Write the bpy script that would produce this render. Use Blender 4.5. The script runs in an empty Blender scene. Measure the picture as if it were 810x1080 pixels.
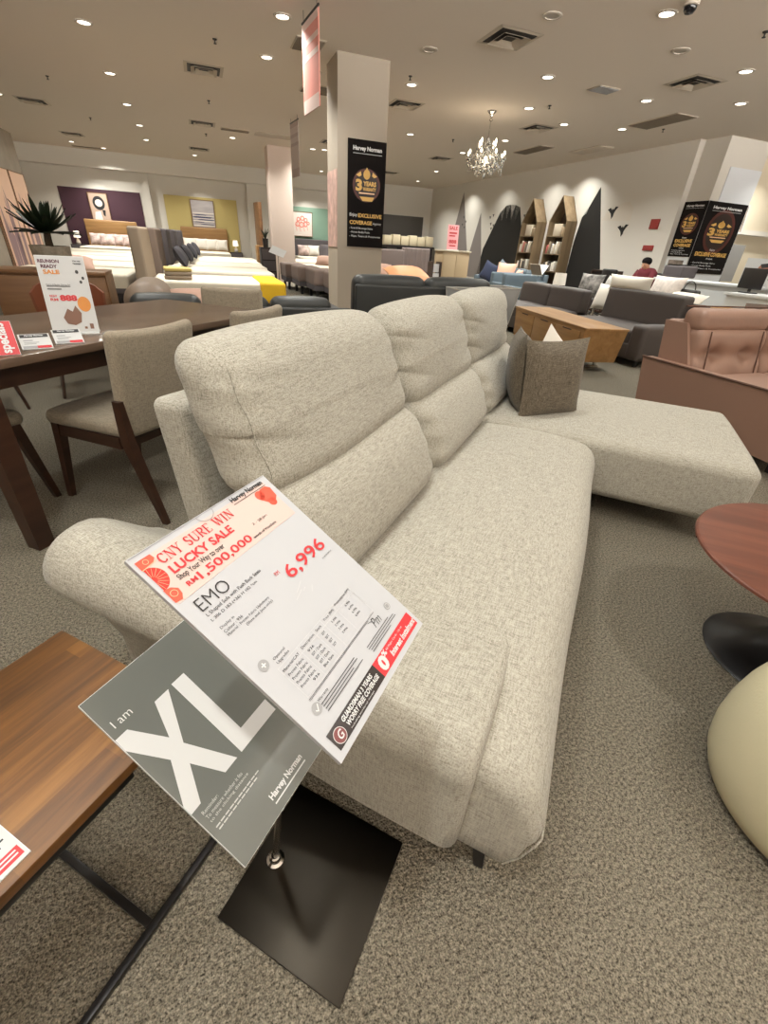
import bpy, bmesh, math, random
from mathutils import Vector, Matrix, Euler
random.seed(7)
PI = math.pi
SC = bpy.context.scene
COL = SC.collection
Q = math.sqrt(0.5)
CAM_H = 1.24

# ------------------------------------------------------------------ placing
# World: +Y runs along the grey sofa away from the viewer, +X towards its seat side.
# The building itself is turned 45 degrees to that; rl() turns building metres into world metres.
def rl(x, y, z=0.0):
    return Vector((Q * (x - y), Q * (x + y), z))

# ------------------------------------------------------------------ materials
MATS = {}
def mat(name, col, rough=0.6, metal=0.0, spec=0.5, noise=0.0, nscale=20.0, bump=0.0, bscale=60.0, emit=0.0, coat=0.0,
        trans=0.0, ior=1.45, stretch=None):
    if name in MATS: return MATS[name]
    m = bpy.data.materials.new(name); m.use_nodes = True
    nt = m.node_tree; b = nt.nodes['Principled BSDF']
    c = (*col, 1.0)
    b.inputs['Base Color'].default_value = c
    b.inputs['Roughness'].default_value = rough
    b.inputs['Metallic'].default_value = metal
    b.inputs['Specular IOR Level'].default_value = spec
    b.inputs['IOR'].default_value = ior
    if coat: b.inputs['Coat Weight'].default_value = coat; b.inputs['Coat Roughness'].default_value = 0.08
    if trans: b.inputs['Transmission Weight'].default_value = trans
    if emit:
        b.inputs['Emission Color'].default_value = c; b.inputs['Emission Strength'].default_value = emit
    if noise or bump:
        tc = nt.nodes.new('ShaderNodeTexCoord'); mp = nt.nodes.new('ShaderNodeMapping')
        nt.links.new(tc.outputs['Object'], mp.inputs['Vector'])
        if stretch: mp.inputs['Scale'].default_value = stretch
        if noise:
            n = nt.nodes.new('ShaderNodeTexNoise'); n.inputs['Scale'].default_value = nscale; n.inputs['Detail'].default_value = 4
            nt.links.new(mp.outputs[0], n.inputs['Vector'])
            r = nt.nodes.new('ShaderNodeValToRGB')
            r.color_ramp.elements[0].position = 0.3; r.color_ramp.elements[1].position = 0.7
            r.color_ramp.elements[0].color = (*[max(0, v * (1 - noise)) for v in col], 1)
            r.color_ramp.elements[1].color = (*[min(1, v * (1 + noise)) for v in col], 1)
            nt.links.new(n.outputs['Fac'], r.inputs['Fac']); nt.links.new(r.outputs['Color'], b.inputs['Base Color'])
        if bump:
            n2 = nt.nodes.new('ShaderNodeTexNoise'); n2.inputs['Scale'].default_value = bscale; n2.inputs['Detail'].default_value = 3
            nt.links.new(mp.outputs[0], n2.inputs['Vector'])
            bp = nt.nodes.new('ShaderNodeBump'); bp.inputs['Strength'].default_value = bump; bp.inputs['Distance'].default_value = 0.01
            nt.links.new(n2.outputs['Fac'], bp.inputs['Height']); nt.links.new(bp.outputs['Normal'], b.inputs['Normal'])
    MATS[name] = m
    return m

def srgb(r, g, b):
    f = lambda v: (v / 255 / 12.92) if v / 255 <= 0.04045 else ((v / 255 + 0.055) / 1.055) ** 2.4
    return (f(r), f(g), f(b))

def weave(name, lo, mid, hi, s=1.0, rough=0.95, bump=0.25, contrast=(0.36, 0.5, 0.64)):
    """Woven upholstery: streaks of noise along the three object axes."""
    m = bpy.data.materials.new(name); m.use_nodes = True; nt = m.node_tree; N = nt.nodes; b = N['Principled BSDF']
    b.inputs['Roughness'].default_value = rough; b.inputs['Specular IOR Level'].default_value = 0.15
    b.inputs['Sheen Weight'].default_value = 0.15
    tc = N.new('ShaderNodeTexCoord'); prev = None
    for k in range(3):
        mp = N.new('ShaderNodeMapping'); sc = [300 * s] * 3; sc[k] = 28 * s
        mp.inputs['Scale'].default_value = sc
        nt.links.new(tc.outputs['Object'], mp.inputs['Vector'])
        n = N.new('ShaderNodeTexNoise'); n.inputs['Scale'].default_value = 1.0; n.inputs['Detail'].default_value = 2.5
        nt.links.new(mp.outputs[0], n.inputs['Vector'])
        if prev is None: prev = n.outputs['Fac']
        else:
            a = N.new('ShaderNodeMath'); a.operation = 'ADD'
            nt.links.new(prev, a.inputs[0]); nt.links.new(n.outputs['Fac'], a.inputs[1]); prev = a.outputs[0]
    d = N.new('ShaderNodeMath'); d.operation = 'MULTIPLY'; d.inputs[1].default_value = 1 / 3
    nt.links.new(prev, d.inputs[0])
    r = N.new('ShaderNodeValToRGB'); e = r.color_ramp.elements
    e[0].position = contrast[0]; e[0].color = (*lo, 1); e[1].position = contrast[2]; e[1].color = (*hi, 1)
    x = e.new(contrast[1]); x.color = (*mid, 1)
    nt.links.new(d.outputs[0], r.inputs['Fac']); nt.links.new(r.outputs['Color'], b.inputs['Base Color'])
    bp = N.new('ShaderNodeBump'); bp.inputs['Strength'].default_value = bump; bp.inputs['Distance'].default_value = 0.004
    nt.links.new(d.outputs[0], bp.inputs['Height']); nt.links.new(bp.outputs['Normal'], b.inputs['Normal'])
    MATS[name] = m
    return m

def wood(name, cols, axis=1, plank=0.0, rough=0.35, gscale=9.0, coat=0.0, tone=0.42):
    """Streaky timber; axis = grain direction; plank > 0 gives strips of that width with their own tone."""
    m = bpy.data.materials.new(name); m.use_nodes = True; nt = m.node_tree; N = nt.nodes; b = N['Principled BSDF']
    b.inputs['Roughness'].default_value = rough
    if coat: b.inputs['Coat Weight'].default_value = coat; b.inputs['Coat Roughness'].default_value = 0.15
    tc = N.new('ShaderNodeTexCoord'); mp = N.new('ShaderNodeMapping')
    sc = [gscale] * 3; sc[axis] = gscale * 0.07
    mp.inputs['Scale'].default_value = sc
    nt.links.new(tc.outputs['Object'], mp.inputs['Vector'])
    n = N.new('ShaderNodeTexNoise'); n.inputs['Scale'].default_value = 1.6; n.inputs['Detail'].default_value = 6; n.inputs['Roughness'].default_value = 0.6
    n.inputs['Distortion'].default_value = 0.4
    nt.links.new(mp.outputs[0], n.inputs['Vector'])
    fac = n.outputs['Fac']
    if plank:
        sp = N.new('ShaderNodeSeparateXYZ'); nt.links.new(tc.outputs['Object'], sp.inputs[0])
        o = {0: (1, 0), 1: (0, 1), 2: (0, 2)}[axis]
        f = N.new('ShaderNodeMath'); f.operation = 'DIVIDE'; f.inputs[1].default_value = plank
        nt.links.new(sp.outputs[o[0]], f.inputs[0])
        fl = N.new('ShaderNodeMath'); fl.operation = 'FLOOR'; nt.links.new(f.outputs[0], fl.inputs[0])
        # staggered boards along the grain
        g = N.new('ShaderNodeMath'); g.operation = 'MULTIPLY_ADD'; g.inputs[1].default_value = 0.37
        g2 = N.new('ShaderNodeMath'); g2.operation = 'DIVIDE'; g2.inputs[1].default_value = 0.45
        nt.links.new(sp.outputs[o[1]], g2.inputs[0]); nt.links.new(fl.outputs[0], g.inputs[0]); nt.links.new(g2.outputs[0], g.inputs[2])
        fl2 = N.new('ShaderNodeMath'); fl2.operation = 'FLOOR'; nt.links.new(g.outputs[0], fl2.inputs[0])
        cb = N.new('ShaderNodeCombineXYZ'); nt.links.new(fl.outputs[0], cb.inputs[0]); nt.links.new(fl2.outputs[0], cb.inputs[1])
        wn = N.new('ShaderNodeTexWhiteNoise'); nt.links.new(cb.outputs[0], wn.inputs[0])
        mx = N.new('ShaderNodeMath'); mx.operation = 'MULTIPLY_ADD'; mx.inputs[1].default_value = tone
        sub = N.new('ShaderNodeMath'); sub.operation = 'MULTIPLY_ADD'; sub.inputs[1].default_value = 0.75; sub.inputs[2].default_value = -0.09 + (0.42 - tone) / 2
        nt.links.new(fac, sub.inputs[0]); nt.links.new(wn.outputs['Value'], mx.inputs[0]); nt.links.new(sub.outputs[0], mx.inputs[2]); fac = mx.outputs[0]
    r = N.new('ShaderNodeValToRGB'); e = r.color_ramp.elements
    e[0].position = 0.25; e[0].color = (*cols[0], 1); e[1].position = 0.75; e[1].color = (*cols[-1], 1)
    if len(cols) == 3: x = e.new(0.5); x.color = (*cols[1], 1)
    nt.links.new(fac, r.inputs['Fac']); nt.links.new(r.outputs['Color'], b.inputs['Base Color'])
    MATS[name] = m
    return m

# ------------------------------------------------------------------ mesh building
class MB:
    def __init__(s): s.bm = bmesh.new()
    def _add(s, vs, fs, M=None):
        V = [s.bm.verts.new(M @ Vector(v) if M else Vector(v)) for v in vs]
        for f in fs:
            try: s.bm.faces.new([V[i] for i in f])
            except ValueError: pass
        return V
    def box(s, x0, x1, y0, y1, z0, z1, M=None, bev=0.0, seg=2):
        t = bmesh.new(); bmesh.ops.create_cube(t, size=1)
        for v in t.verts: v.co = Vector(((v.co.x + .5) * (x1 - x0) + x0, (v.co.y + .5) * (y1 - y0) + y0, (v.co.z + .5) * (z1 - z0) + z0))
        if bev: bmesh.ops.bevel(t, geom=t.edges[:], offset=bev, segments=seg, affect='EDGES', profile=0.5)
        s.join(t, M); return s
    def join(s, t, M=None):
        t.verts.index_update()
        V = [s.bm.verts.new(M @ v.co if M else v.co.copy()) for v in t.verts]
        for f in t.faces:
            try: s.bm.faces.new([V[v.index] for v in f.verts])
            except ValueError: pass
        t.free()
    def soft(s, c, size, r, n=(6, 6, 6), f=None, M=None, k=3):
        """Rounded block with a regular grid, optionally bent by f(v) (v is centred)."""
        def axis(h, nn):
            rr = min(r, h * 0.98); inner = h - rr
            a = [-(inner + rr * math.tan(PI / 4 * i / k)) for i in range(k, 0, -1)]
            a += [-inner + 2 * inner * i / nn for i in range(nn + 1)]
            a += [inner + rr * math.tan(PI / 4 * i / k) for i in range(1, k + 1)]
            return a
        h = [q / 2 for q in size]; A = [axis(h[i], n[i]) for i in range(3)]
        inn = [h[i] - min(r, h[i] * .98) for i in range(3)]
        t = bmesh.new()
        for ax in range(3):
            u, w = [(1, 2), (2, 0), (0, 1)][ax]
            for sg in (-1, 1):
                g = []
                for a in A[u]:
                    row = []
                    for b in A[w]:
                        p = [0, 0, 0]; p[ax] = sg * h[ax]; p[u] = a; p[w] = b
                        q = [max(-inn[i], min(inn[i], p[i])) for i in range(3)]
                        d = Vector((p[0] - q[0], p[1] - q[1], p[2] - q[2]))
                        rr = [min(r, h[i] * .98) for i in range(3)]
                        if d.length > 0:
                            d = Vector((d.x / rr[0], d.y / rr[1], d.z / rr[2])); d.normalize()
                            d = Vector((d.x * rr[0], d.y * rr[1], d.z * rr[2]))
                        row.append(t.verts.new(Vector(q) + d))
                    g.append(row)
                for i in range(len(g) - 1):
                    for j in range(len(g[0]) - 1):
                        q = [g[i][j], g[i + 1][j], g[i + 1][j + 1], g[i][j + 1]]
                        t.faces.new(q if sg > 0 else q[::-1])
        bmesh.ops.remove_doubles(t, verts=t.verts[:], dist=1e-5)
        C = Vector(c)
        for v in t.verts:
            p = v.co.copy()
            if f: p = Vector(f(p))
            v.co = p + C
        s.join(t, M); return s
    def pillow(s, w, h, t, M, n=12, pinch=0.07, corner=1.0):
        """Scatter cushion standing in its local XZ plane, thickness along Y."""
        vs = []; fs = []
        idx = {}
        for sd in (-1, 1):
            for i in range(n + 1):
                for j in range(n + 1):
                    u = 2 * i / n - 1; v = 2 * j / n - 1
                    e = (max(0.0, 1 - abs(u) ** 2.6) * max(0.0, 1 - abs(v) ** 2.6)) ** 0.55
                    x = w / 2 * u * (1 - pinch * (1 - v * v)); z = h / 2 * v * (1 - pinch * (1 - u * u))
                    if sd == 1 and (i in (0, n) or j in (0, n)): idx[(1, i, j)] = idx[(-1, i, j)]; continue
                    idx[(sd, i, j)] = len(vs); vs.append((x, sd * t / 2 * e, z))
        for sd in (-1, 1):
            for i in range(n):
                for j in range(n):
                    q = [idx[(sd, i, j)], idx[(sd, i + 1, j)], idx[(sd, i + 1, j + 1)], idx[(sd, i, j + 1)]]
                    fs.append(q if sd < 0 else q[::-1])
        s._add(vs, fs, M); return s
    def tube(s, pts, r, seg=10, M=None, cap=True):
        pts = [Vector(p) for p in pts]; R = r if isinstance(r, (list, tuple)) else [r] * len(pts)
        rings = []; prev = None
        for i, p in enumerate(pts):
            d = (pts[min(i + 1, len(pts) - 1)] - pts[max(i - 1, 0)]).normalized()
            if prev is None:
                a = d.cross(Vector((0, 0, 1)));
                if a.length < 1e-4: a = Vector((1, 0, 0))
                a.normalize()
            else:
                a = (prev - d * prev.dot(d))
                a.normalize()
            prev = a; b = d.cross(a)
            ring = []
            for k in range(seg):
                t = 2 * PI * k / seg; q = p + (a * math.cos(t) + b * math.sin(t)) * R[i]
                ring.append(s.bm.verts.new(M @ q if M else q))
            rings.append(ring)
        for i in range(len(rings) - 1):
            for k in range(seg):
                s.bm.faces.new([rings[i][k], rings[i][(k + 1) % seg], rings[i + 1][(k + 1) % seg], rings[i + 1][k]][::-1])
        if cap:
            s.bm.faces.new(rings[0]); s.bm.faces.new(rings[-1][::-1])
        return s
    def lathe(s, prof, seg=32, M=None):
        rings = []
        for r, z in prof:
            if r < 1e-6:
                q = Vector((0, 0, z)); rings.append([s.bm.verts.new(M @ q if M else q)])
            else:
                ring = []
                for k in range(seg):
                    t = 2 * PI * k / seg; q = Vector((r * math.cos(t), r * math.sin(t), z)); ring.append(s.bm.verts.new(M @ q if M else q))
                rings.append(ring)
        for a, b in zip(rings, rings[1:]):
            for k in range(seg):
                k2 = (k + 1) % seg
                if len(a) == 1 and len(b) == 1: continue
                if len(a) == 1: s.bm.faces.new([a[0], b[k2], b[k]][::-1])
                elif len(b) == 1: s.bm.faces.new([a[k], a[k2], b[0]])
                else: s.bm.faces.new([a[k], a[k2], b[k2], b[k]])
        return s
    def prism(s, poly, f0, f1):
        """poly of 2-D points, f0/f1 turn a point into the two 3-D ends."""
        n = len(poly)
        a = [s.bm.verts.new(Vector(f0(*p))) for p in poly]; b = [s.bm.verts.new(Vector(f1(*p))) for p in poly]
        fa = s.bm.faces.new(a); fb = s.bm.faces.new(b[::-1])
        for i in range(n): s.bm.faces.new([a[i], b[i], b[(i + 1) % n], a[(i + 1) % n]])
        bmesh.ops.triangulate(s.bm, faces=[fa, fb])
        return s
    def loft(s, rings, close=True, cap=True):
        R = [[s.bm.verts.new(Vector(p)) for p in r] for r in rings]
        n = len(R[0])
        for a, b in zip(R, R[1:]):
            for k in range(n if close else n - 1):
                s.bm.faces.new([a[k], a[(k + 1) % n], b[(k + 1) % n], b[k]])
        if cap and close:
            s.bm.faces.new(R[0][::-1]); s.bm.faces.new(R[-1])
        return s
    def poly(s, pts):
        f = s.bm.faces.new([s.bm.verts.new(Vector(p)) for p in pts]); return s
    def build(s, name, m, parent=None, smooth=35, sub=0, fix=True):
        if fix and not getattr(s, 'flat', False): bmesh.ops.recalc_face_normals(s.bm, faces=s.bm.faces[:])
        me = bpy.data.meshes.new(name); s.bm.to_mesh(me); s.bm.free()
        if smooth:
            me.shade_smooth(); me.set_sharp_from_angle(angle=math.radians(smooth))
        if m: me.materials.append(m)
        o = bpy.data.objects.new(name, me); COL.objects.link(o)
        if parent is not None: o.parent = parent
        if sub:
            md = o.modifiers.new('soft', 'SUBSURF'); md.levels = sub; md.render_levels = sub
        return o

def tag(o, label, cat, group=None, kind=None):
    o['label'] = label; o['category'] = cat
    if group: o['group'] = group
    if kind: o['kind'] = kind
    return o
def thing(name, label, cat, loc=(0, 0, 0), rz=0.0, group=None):
    o = bpy.data.objects.new(name, None); COL.objects.link(o); o.empty_display_size = 0.1
    o.location = loc; o.rotation_euler = (0, 0, rz)
    return tag(o, label, cat, group)
R45 = PI / 4
def rthing(name, label, cat, x, y, z=0.0, rz=0.0, group=None):
    return thing(name, label, cat, rl(x, y, z), R45 + rz, group)
def struct(name, mb, m, room=True, **k):
    o = mb.build(name, m, **k); o['kind'] = 'structure'
    if room: o.rotation_euler = (0, 0, R45)
    return o
def dup(root, loc, rz, label, group=None):
    r = root.copy(); COL.objects.link(r); r.location = loc; r.rotation_euler = (0, 0, rz); r['label'] = label
    if group: r['group'] = group
    for ch in list(root.children):
        c = ch.copy(); COL.objects.link(c); c.parent = r
        for g in list(ch.children):
            d = g.copy(); COL.objects.link(d); d.parent = c
    return r

# ------------------------------------------------------------------ lettering
_TXT = {}
def glyphs(s, bold):
    k = (s, bold)
    if k in _TXT: return _TXT[k]
    cu = bpy.data.curves.new('t', 'FONT'); cu.body = s; cu.size = 1; cu.offset = bold; cu.resolution_u = 3
    o = bpy.data.objects.new('t', cu); COL.objects.link(o)
    dg = bpy.context.evaluated_depsgraph_get(); dg.update()
    me = bpy.data.meshes.new_from_object(o.evaluated_get(dg))
    vs = [tuple(v.co) for v in me.vertices]; fs = [tuple(p.vertices) for p in me.polygons]
    bpy.data.objects.remove(o); bpy.data.curves.remove(cu); bpy.data.meshes.remove(me)
    _TXT[k] = (vs, fs); return _TXT[k]
class Print(MB):
    """Flat print in a board's own plane: u to the reader's right, v downwards, mapped by f(u, v)."""
    flat = True
    def __init__(s, f): super().__init__(); s.f = f
    def txt(s, t, u0, v0, u1, v1, bold=0.0, skew=0.0):
        vs, fs = glyphs(t, bold)
        x0 = min(v[0] for v in vs); x1 = max(v[0] for v in vs); y0 = min(v[1] for v in vs); y1 = max(v[1] for v in vs)
        g = lambda x, y: s.f(u0 + (x - x0) / (x1 - x0) * (u1 - u0) + skew * (y - y0) / (y1 - y0), v1 - (y - y0) / (y1 - y0) * (v1 - v0))
        s._add([g(v[0], v[1]) for v in vs], fs); return s
    def rect(s, u0, v0, u1, v1):
        s.poly([s.f(u0, v1), s.f(u1, v1), s.f(u1, v0), s.f(u0, v0)]); return s
    def pol(s, pts):
        s.poly([s.f(*p) for p in pts]); return s
    def disc(s, u, v, ru, rv=None, n=28, a0=0, a1=2 * PI):
        rv = rv or ru
        s.pol([(u + ru * math.cos(a0 + (a1 - a0) * k / n), v - rv * math.sin(a0 + (a1 - a0) * k / n)) for k in range(n if a1 - a0 > 6.28 else n + 1)]); return s
    def ring(s, u, v, r, w, n=28, rv=None):
        rv = rv or r
        for k in range(n):
            a, b = 2 * PI * k / n, 2 * PI * (k + 1) / n
            s.pol([(u + r * math.cos(a), v - rv * math.sin(a)), (u + r * math.cos(b), v - rv * math.sin(b)),
                   (u + (r - w) * math.cos(b), v - (rv - w) * math.sin(b)), (u + (r - w) * math.cos(a), v - (rv - w) * math.sin(a))])
        return s
    def line(s, u0, v0, u1, v1, w):
        d = math.hypot(u1 - u0, v1 - v0) or 1; a = -(v1 - v0) / d * w / 2; b = (u1 - u0) / d * w / 2
        s.pol([(u0 + a, v0 + b), (u1 + a, v1 + b), (u1 - a, v1 - b), (u0 - a, v0 - b)]); return s

# ------------------------------------------------------------------ shared materials
M_white = mat('white_paint', srgb(214, 208, 198), 0.75)
M_ceil = mat('ceiling_paint', srgb(232, 221, 208), 0.85)
M_black = mat('black_satin', (0.012, 0.011, 0.011), 0.35)
M_blackmetal = mat('black_metal', (0.014, 0.013, 0.013), 0.3, 0.3)
M_steel = mat('brushed_steel', (0.62, 0.58, 0.53), 0.22, 1.0)
M_chrome = mat('chrome', (0.75, 0.74, 0.72), 0.12, 1.0)
M_paper = mat('white_paper', (0.62, 0.62, 0.62), 0.35)
M_red = mat('print_red', srgb(188, 48, 54), 0.45)
M_ink = mat('print_black', (0.02, 0.02, 0.022), 0.45)
M_inkgrey = mat('print_grey', srgb(150, 150, 152), 0.45)
M_gold = mat('print_gold', srgb(214, 170, 92), 0.4)
M_linen = mat('white_linen', srgb(232, 224, 212), 0.9, bump=0.15, bscale=25)
CAM_M = [[0.901494, -0.265261, 0.341972, 0.0], [0.429333, 0.448434, -0.783952, 0.0], [0.0546, 0.853548, 0.518146, 1.24], [0.0, 0.0, 0.0, 1.0]]
EXPO = -1.25
# ================================================================== SETTING
HC = 3.5
# carpet
cm = bpy.data.materials.new('carpet'); cm.use_nodes = True
nt = cm.node_tree; N = nt.nodes; pb = N['Principled BSDF']; pb.inputs['Roughness'].default_value = 0.95; pb.inputs['Specular IOR Level'].default_value = 0.1
tc = N.new('ShaderNodeTexCoord')
n1 = N.new('ShaderNodeTexNoise'); n1.inputs['Scale'].default_value = 300; n1.inputs['Detail'].default_value = 3
n2 = N.new('ShaderNodeTexNoise'); n2.inputs['Scale'].default_value = 120; n2.inputs['Detail'].default_value = 3
n3 = N.new('ShaderNodeTexVoronoi'); n3.inputs['Scale'].default_value = 170
for q in (n1, n2, n3): nt.links.new(tc.outputs['Object'], q.inputs['Vector'])
ma = N.new('ShaderNodeMath'); ma.operation = 'MULTIPLY_ADD'; ma.inputs[1].default_value = 0.55
mb_ = N.new('ShaderNodeMath'); mb_.operation = 'MULTIPLY'; mb_.inputs[1].default_value = 0.45
nt.links.new(n2.outputs['Fac'], mb_.inputs[0]); nt.links.new(n1.outputs['Fac'], ma.inputs[0]); nt.links.new(mb_.outputs[0], ma.inputs[2])
rp = N.new('ShaderNodeValToRGB'); e = rp.color_ramp.elements
e[0].position = 0.37; e[0].color = (*srgb(56, 52, 45), 1); e[1].position = 0.64; e[1].color = (*srgb(150, 143, 128), 1)
nt.links.new(ma.outputs[0], rp.inputs['Fac']); nt.links.new(rp.outputs['Color'], pb.inputs['Base Color'])
bp = N.new('ShaderNodeBump'); bp.inputs['Strength'].default_value = 0.7; bp.inputs['Distance'].default_value = 0.008
nt.links.new(n3.outputs['Distance'], bp.inputs['Height']); nt.links.new(bp.outputs['Normal'], pb.inputs['Normal'])
struct('floor', MB().box(-9, 16, -5, 24, -0.05, 0), cm)

struct('ceiling', MB().box(-9, 16, -5, 24, HC, HC + 0.1), M_ceil)
struct('wall_back', MB().box(-9, 16, 22.5, 22.7, 0, HC), M_white)
struct('wall_right', MB().box(10.2, 10.4, 9.12, 22.5, 0, HC), M_white)
struct('baffle_front', MB().box(-9, 16, -4.2, -4, 0, 1.3), M_white)      # added unseen baffle keeping the bright ground glow off low furniture, open above
struct('wall_left', MB().box(-5.8, -5.6, -5, 22.5, 0, HC), M_white)
struct('wall_alcove', MB().box(11.6, 16, 9.6, 9.8, 0, HC).box(10.4, 11.7, 9.05, 9.25, 0, HC), mat('cream_wall', srgb(226, 214, 190), 0.8))
struct('wall_far_right', MB().box(15.2, 15.4, -4, 9.7, 0, HC), M_white)
struct('trim_1', MB().box(-5.6, 7.2, 22.0, 22.5, 3.0, HC), M_white)          # lowered bulkhead
struct('trim_2', MB().box(1.98, 3.1, 22.2, 22.5, 0, 3.0), M_white)           # pier beside the yellow alcove
struct('trim_3', MB().box(-1.75, -1.55, 22.3, 22.5, 0, 3.0), M_white)
M_part = mat('partition_grey', srgb(150, 140, 126), 0.85, noise=0.12, nscale=3)
struct('wall_partition', MB().box(-3.25, -3.05, 7.0, 12.35, 0, 2.62), M_part)
M_col = mat('column_paint', srgb(166, 155, 141), 0.8)
struct('column', MB().box(2.13, 2.91, 8.3, 8.95, 0, HC), M_col)
struct('column', MB().box(2.15, 2.83, 16.5, 17.15, 0, HC), mat('column_paint_pinkish', srgb(214, 196, 184), 0.8))
struct('column', MB().box(10.36, 11.58, 8.55, 9.12, 0, HC), M_white)
struct('trim_5', MB().box(10.62, 11.58, 8.535, 8.55, 0, 3.02), mat('cool_white', srgb(222, 224, 228), 0.6))
struct('trim_4', MB().box(11.58, 15.2, 9.4, 9.62, 1.95, 2.05), M_white)      # ledge on the cream wall
struct('baseboard_right', MB().box(10.18, 10.2, 9.12, 22.5, 0, 0.1), M_white)

# painted panels on the walls (flat paint, a few millimetres proud)
def wallpanel(name, label, cat, x0, x1, z0, z1, m, d=0.03):
    o = MB().box(x0, x1, 22.5 - d, 22.5, z0, z1).build(name, m); o.rotation_euler = (0, 0, R45)
    return tag(o, label, cat)
wallpanel('wall_panel', 'dark aubergine painted panel on the far wall behind the beds', 'panel', -4.6, -1.93, 0.0, 2.4, mat('aubergine', srgb(62, 34, 46), 0.7))
wallpanel('wall_panel', 'mustard yellow panel behind the oak bed headboard', 'panel', -1.11, 1.57, 0.0, 2.42, mat('mustard', srgb(190, 172, 112), 0.7))
wallpanel('wall_panel', 'sage green panel behind the pink painting', 'panel', 3.75, 5.52, 0.0, 2.4, mat('sage', srgb(128, 156, 138), 0.7))
wallpanel('wall_panel', 'charcoal panel above the row of white boxes', 'panel', 7.3, 9.83, 0.9, 2.4, mat('charcoal_panel', srgb(66, 62, 58), 0.6), 0.05)

# mountain decals on the wall behind the bookcases: prism slivers glued to the wall
def decal(name, label, cat, pts, m, d=0.006, group=None):
    b = MB(); b.prism(pts, lambda y, z: (10.2, y, z), lambda y, z: (10.2 - d, y, z))
    o = b.build(name, m, smooth=0); o.rotation_euler = (0, 0, R45)
    return tag(o, label, cat, group)
M_mk = mat('decal_black', srgb(24, 23, 22), 0.6); M_mg = mat('decal_grey', srgb(128, 120, 116), 0.7); M_mg2 = mat('decal_pale', srgb(214, 205, 192), 0.7)
zz = [(16.50, 2.45), (16.36, 2.18), (16.20, 2.62), (16.06, 2.16), (15.92, 2.64), (15.77, 2.16), (15.63, 2.62), (15.48, 2.14), (15.34, 2.55)]
decal('mountain_decal', 'black mountain decal with jagged snow line below the chandelier', 'wall decal', [(17.6, 1.05), (17.6, 0.3), (14.6, 0.3), (14.72, 1.3)][1:] + [(14.8, 1.45)] + zz[::-1] + [(17.35, 1.3)], M_mk)
decal('mountain_decal', 'tall black mountain decal beside the taller bookcase', 'wall decal', [(12.35, 0.3), (10.85, 0.3), (11.0, 1.0), (11.75, 2.85), (12.0, 2.45), (12.06, 2.28), (12.2, 2.2), (12.3, 1.6)], M_mk)
decal('mountain_decal', 'tall narrow grey mountain decal furthest along the wall', 'wall decal', [(20.6, 0.3), (18.45, 0.3), (18.6, 1.2), (19.45, 3.2)], M_mg)
decal('mountain_decal', 'shorter grey mountain decal touching the black one', 'wall decal', [(18.7, 0.3), (17.3, 0.3), (17.45, 1.2), (17.88, 2.46)], M_mg)
decal('cloud_decal', 'pale cream cloud decal under the two flying birds', 'wall decal', [(11.4, 2.1), (10.42, 2.08), (10.42, 2.35), (10.6, 2.48), (10.8, 2.47), (10.95, 2.36), (11.25, 2.34), (11.35, 2.2)], M_mg2, 0.003)
def bird(y, z, s, label, group=None):
    P = [(-1, .4), (-.5, .62), (-.12, .3), (.0, .55), (.14, .3), (.5, .75), (1, .7), (.62, .3), (.38, -.1), (.34, -.5), (.1, -.8), (-.02, -.45), (-.22, -.12), (-.6, .15)]
    return decal('bird_decal', label, 'wall decal', [(y - u * s, z + v * s) for u, v in P], M_mk, 0.01, group)
bird(11.1, 2.27, 0.17, 'black bird decal higher of two on the cloud'); bird(10.6, 1.88, 0.17, 'black bird decal lower of two near the red sign')
for y, z in ((17.15, 2.3), (16.95, 2.36), (17.05, 2.1), (16.98, 1.95), (16.85, 2.05), (15.0, 2.3), (14.85, 2.38), (14.95, 2.1), (14.7, 2.2), (14.98, 1.95), (19.2, 2.35), (19.0, 2.2), (19.25, 2.1), (19.05, 2.0)):
    bird(y, z, 0.055, 'tiny dark bird decal scattered around a mountain decal', 'tiny bird decals around the mountains')

def plate(name, label, x, y0, y1, z0, z1):
    o = MB().box(10.17, 10.2, y0, y1, z0, z1, bev=0.004).build(name, mat('sign_red', srgb(140, 50, 46), .6)); o.rotation_euler = (0, 0, R45); tag(o, label, 'sign')
plate('call_point', 'small red square sign on pale wall above the person', 10.2, 9.5, 9.75, 1.9, 2.1)
plate('call_point', 'small red wide sign on pale wall just over the person', 10.2, 9.45, 9.75, 1.46, 1.57)

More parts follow.
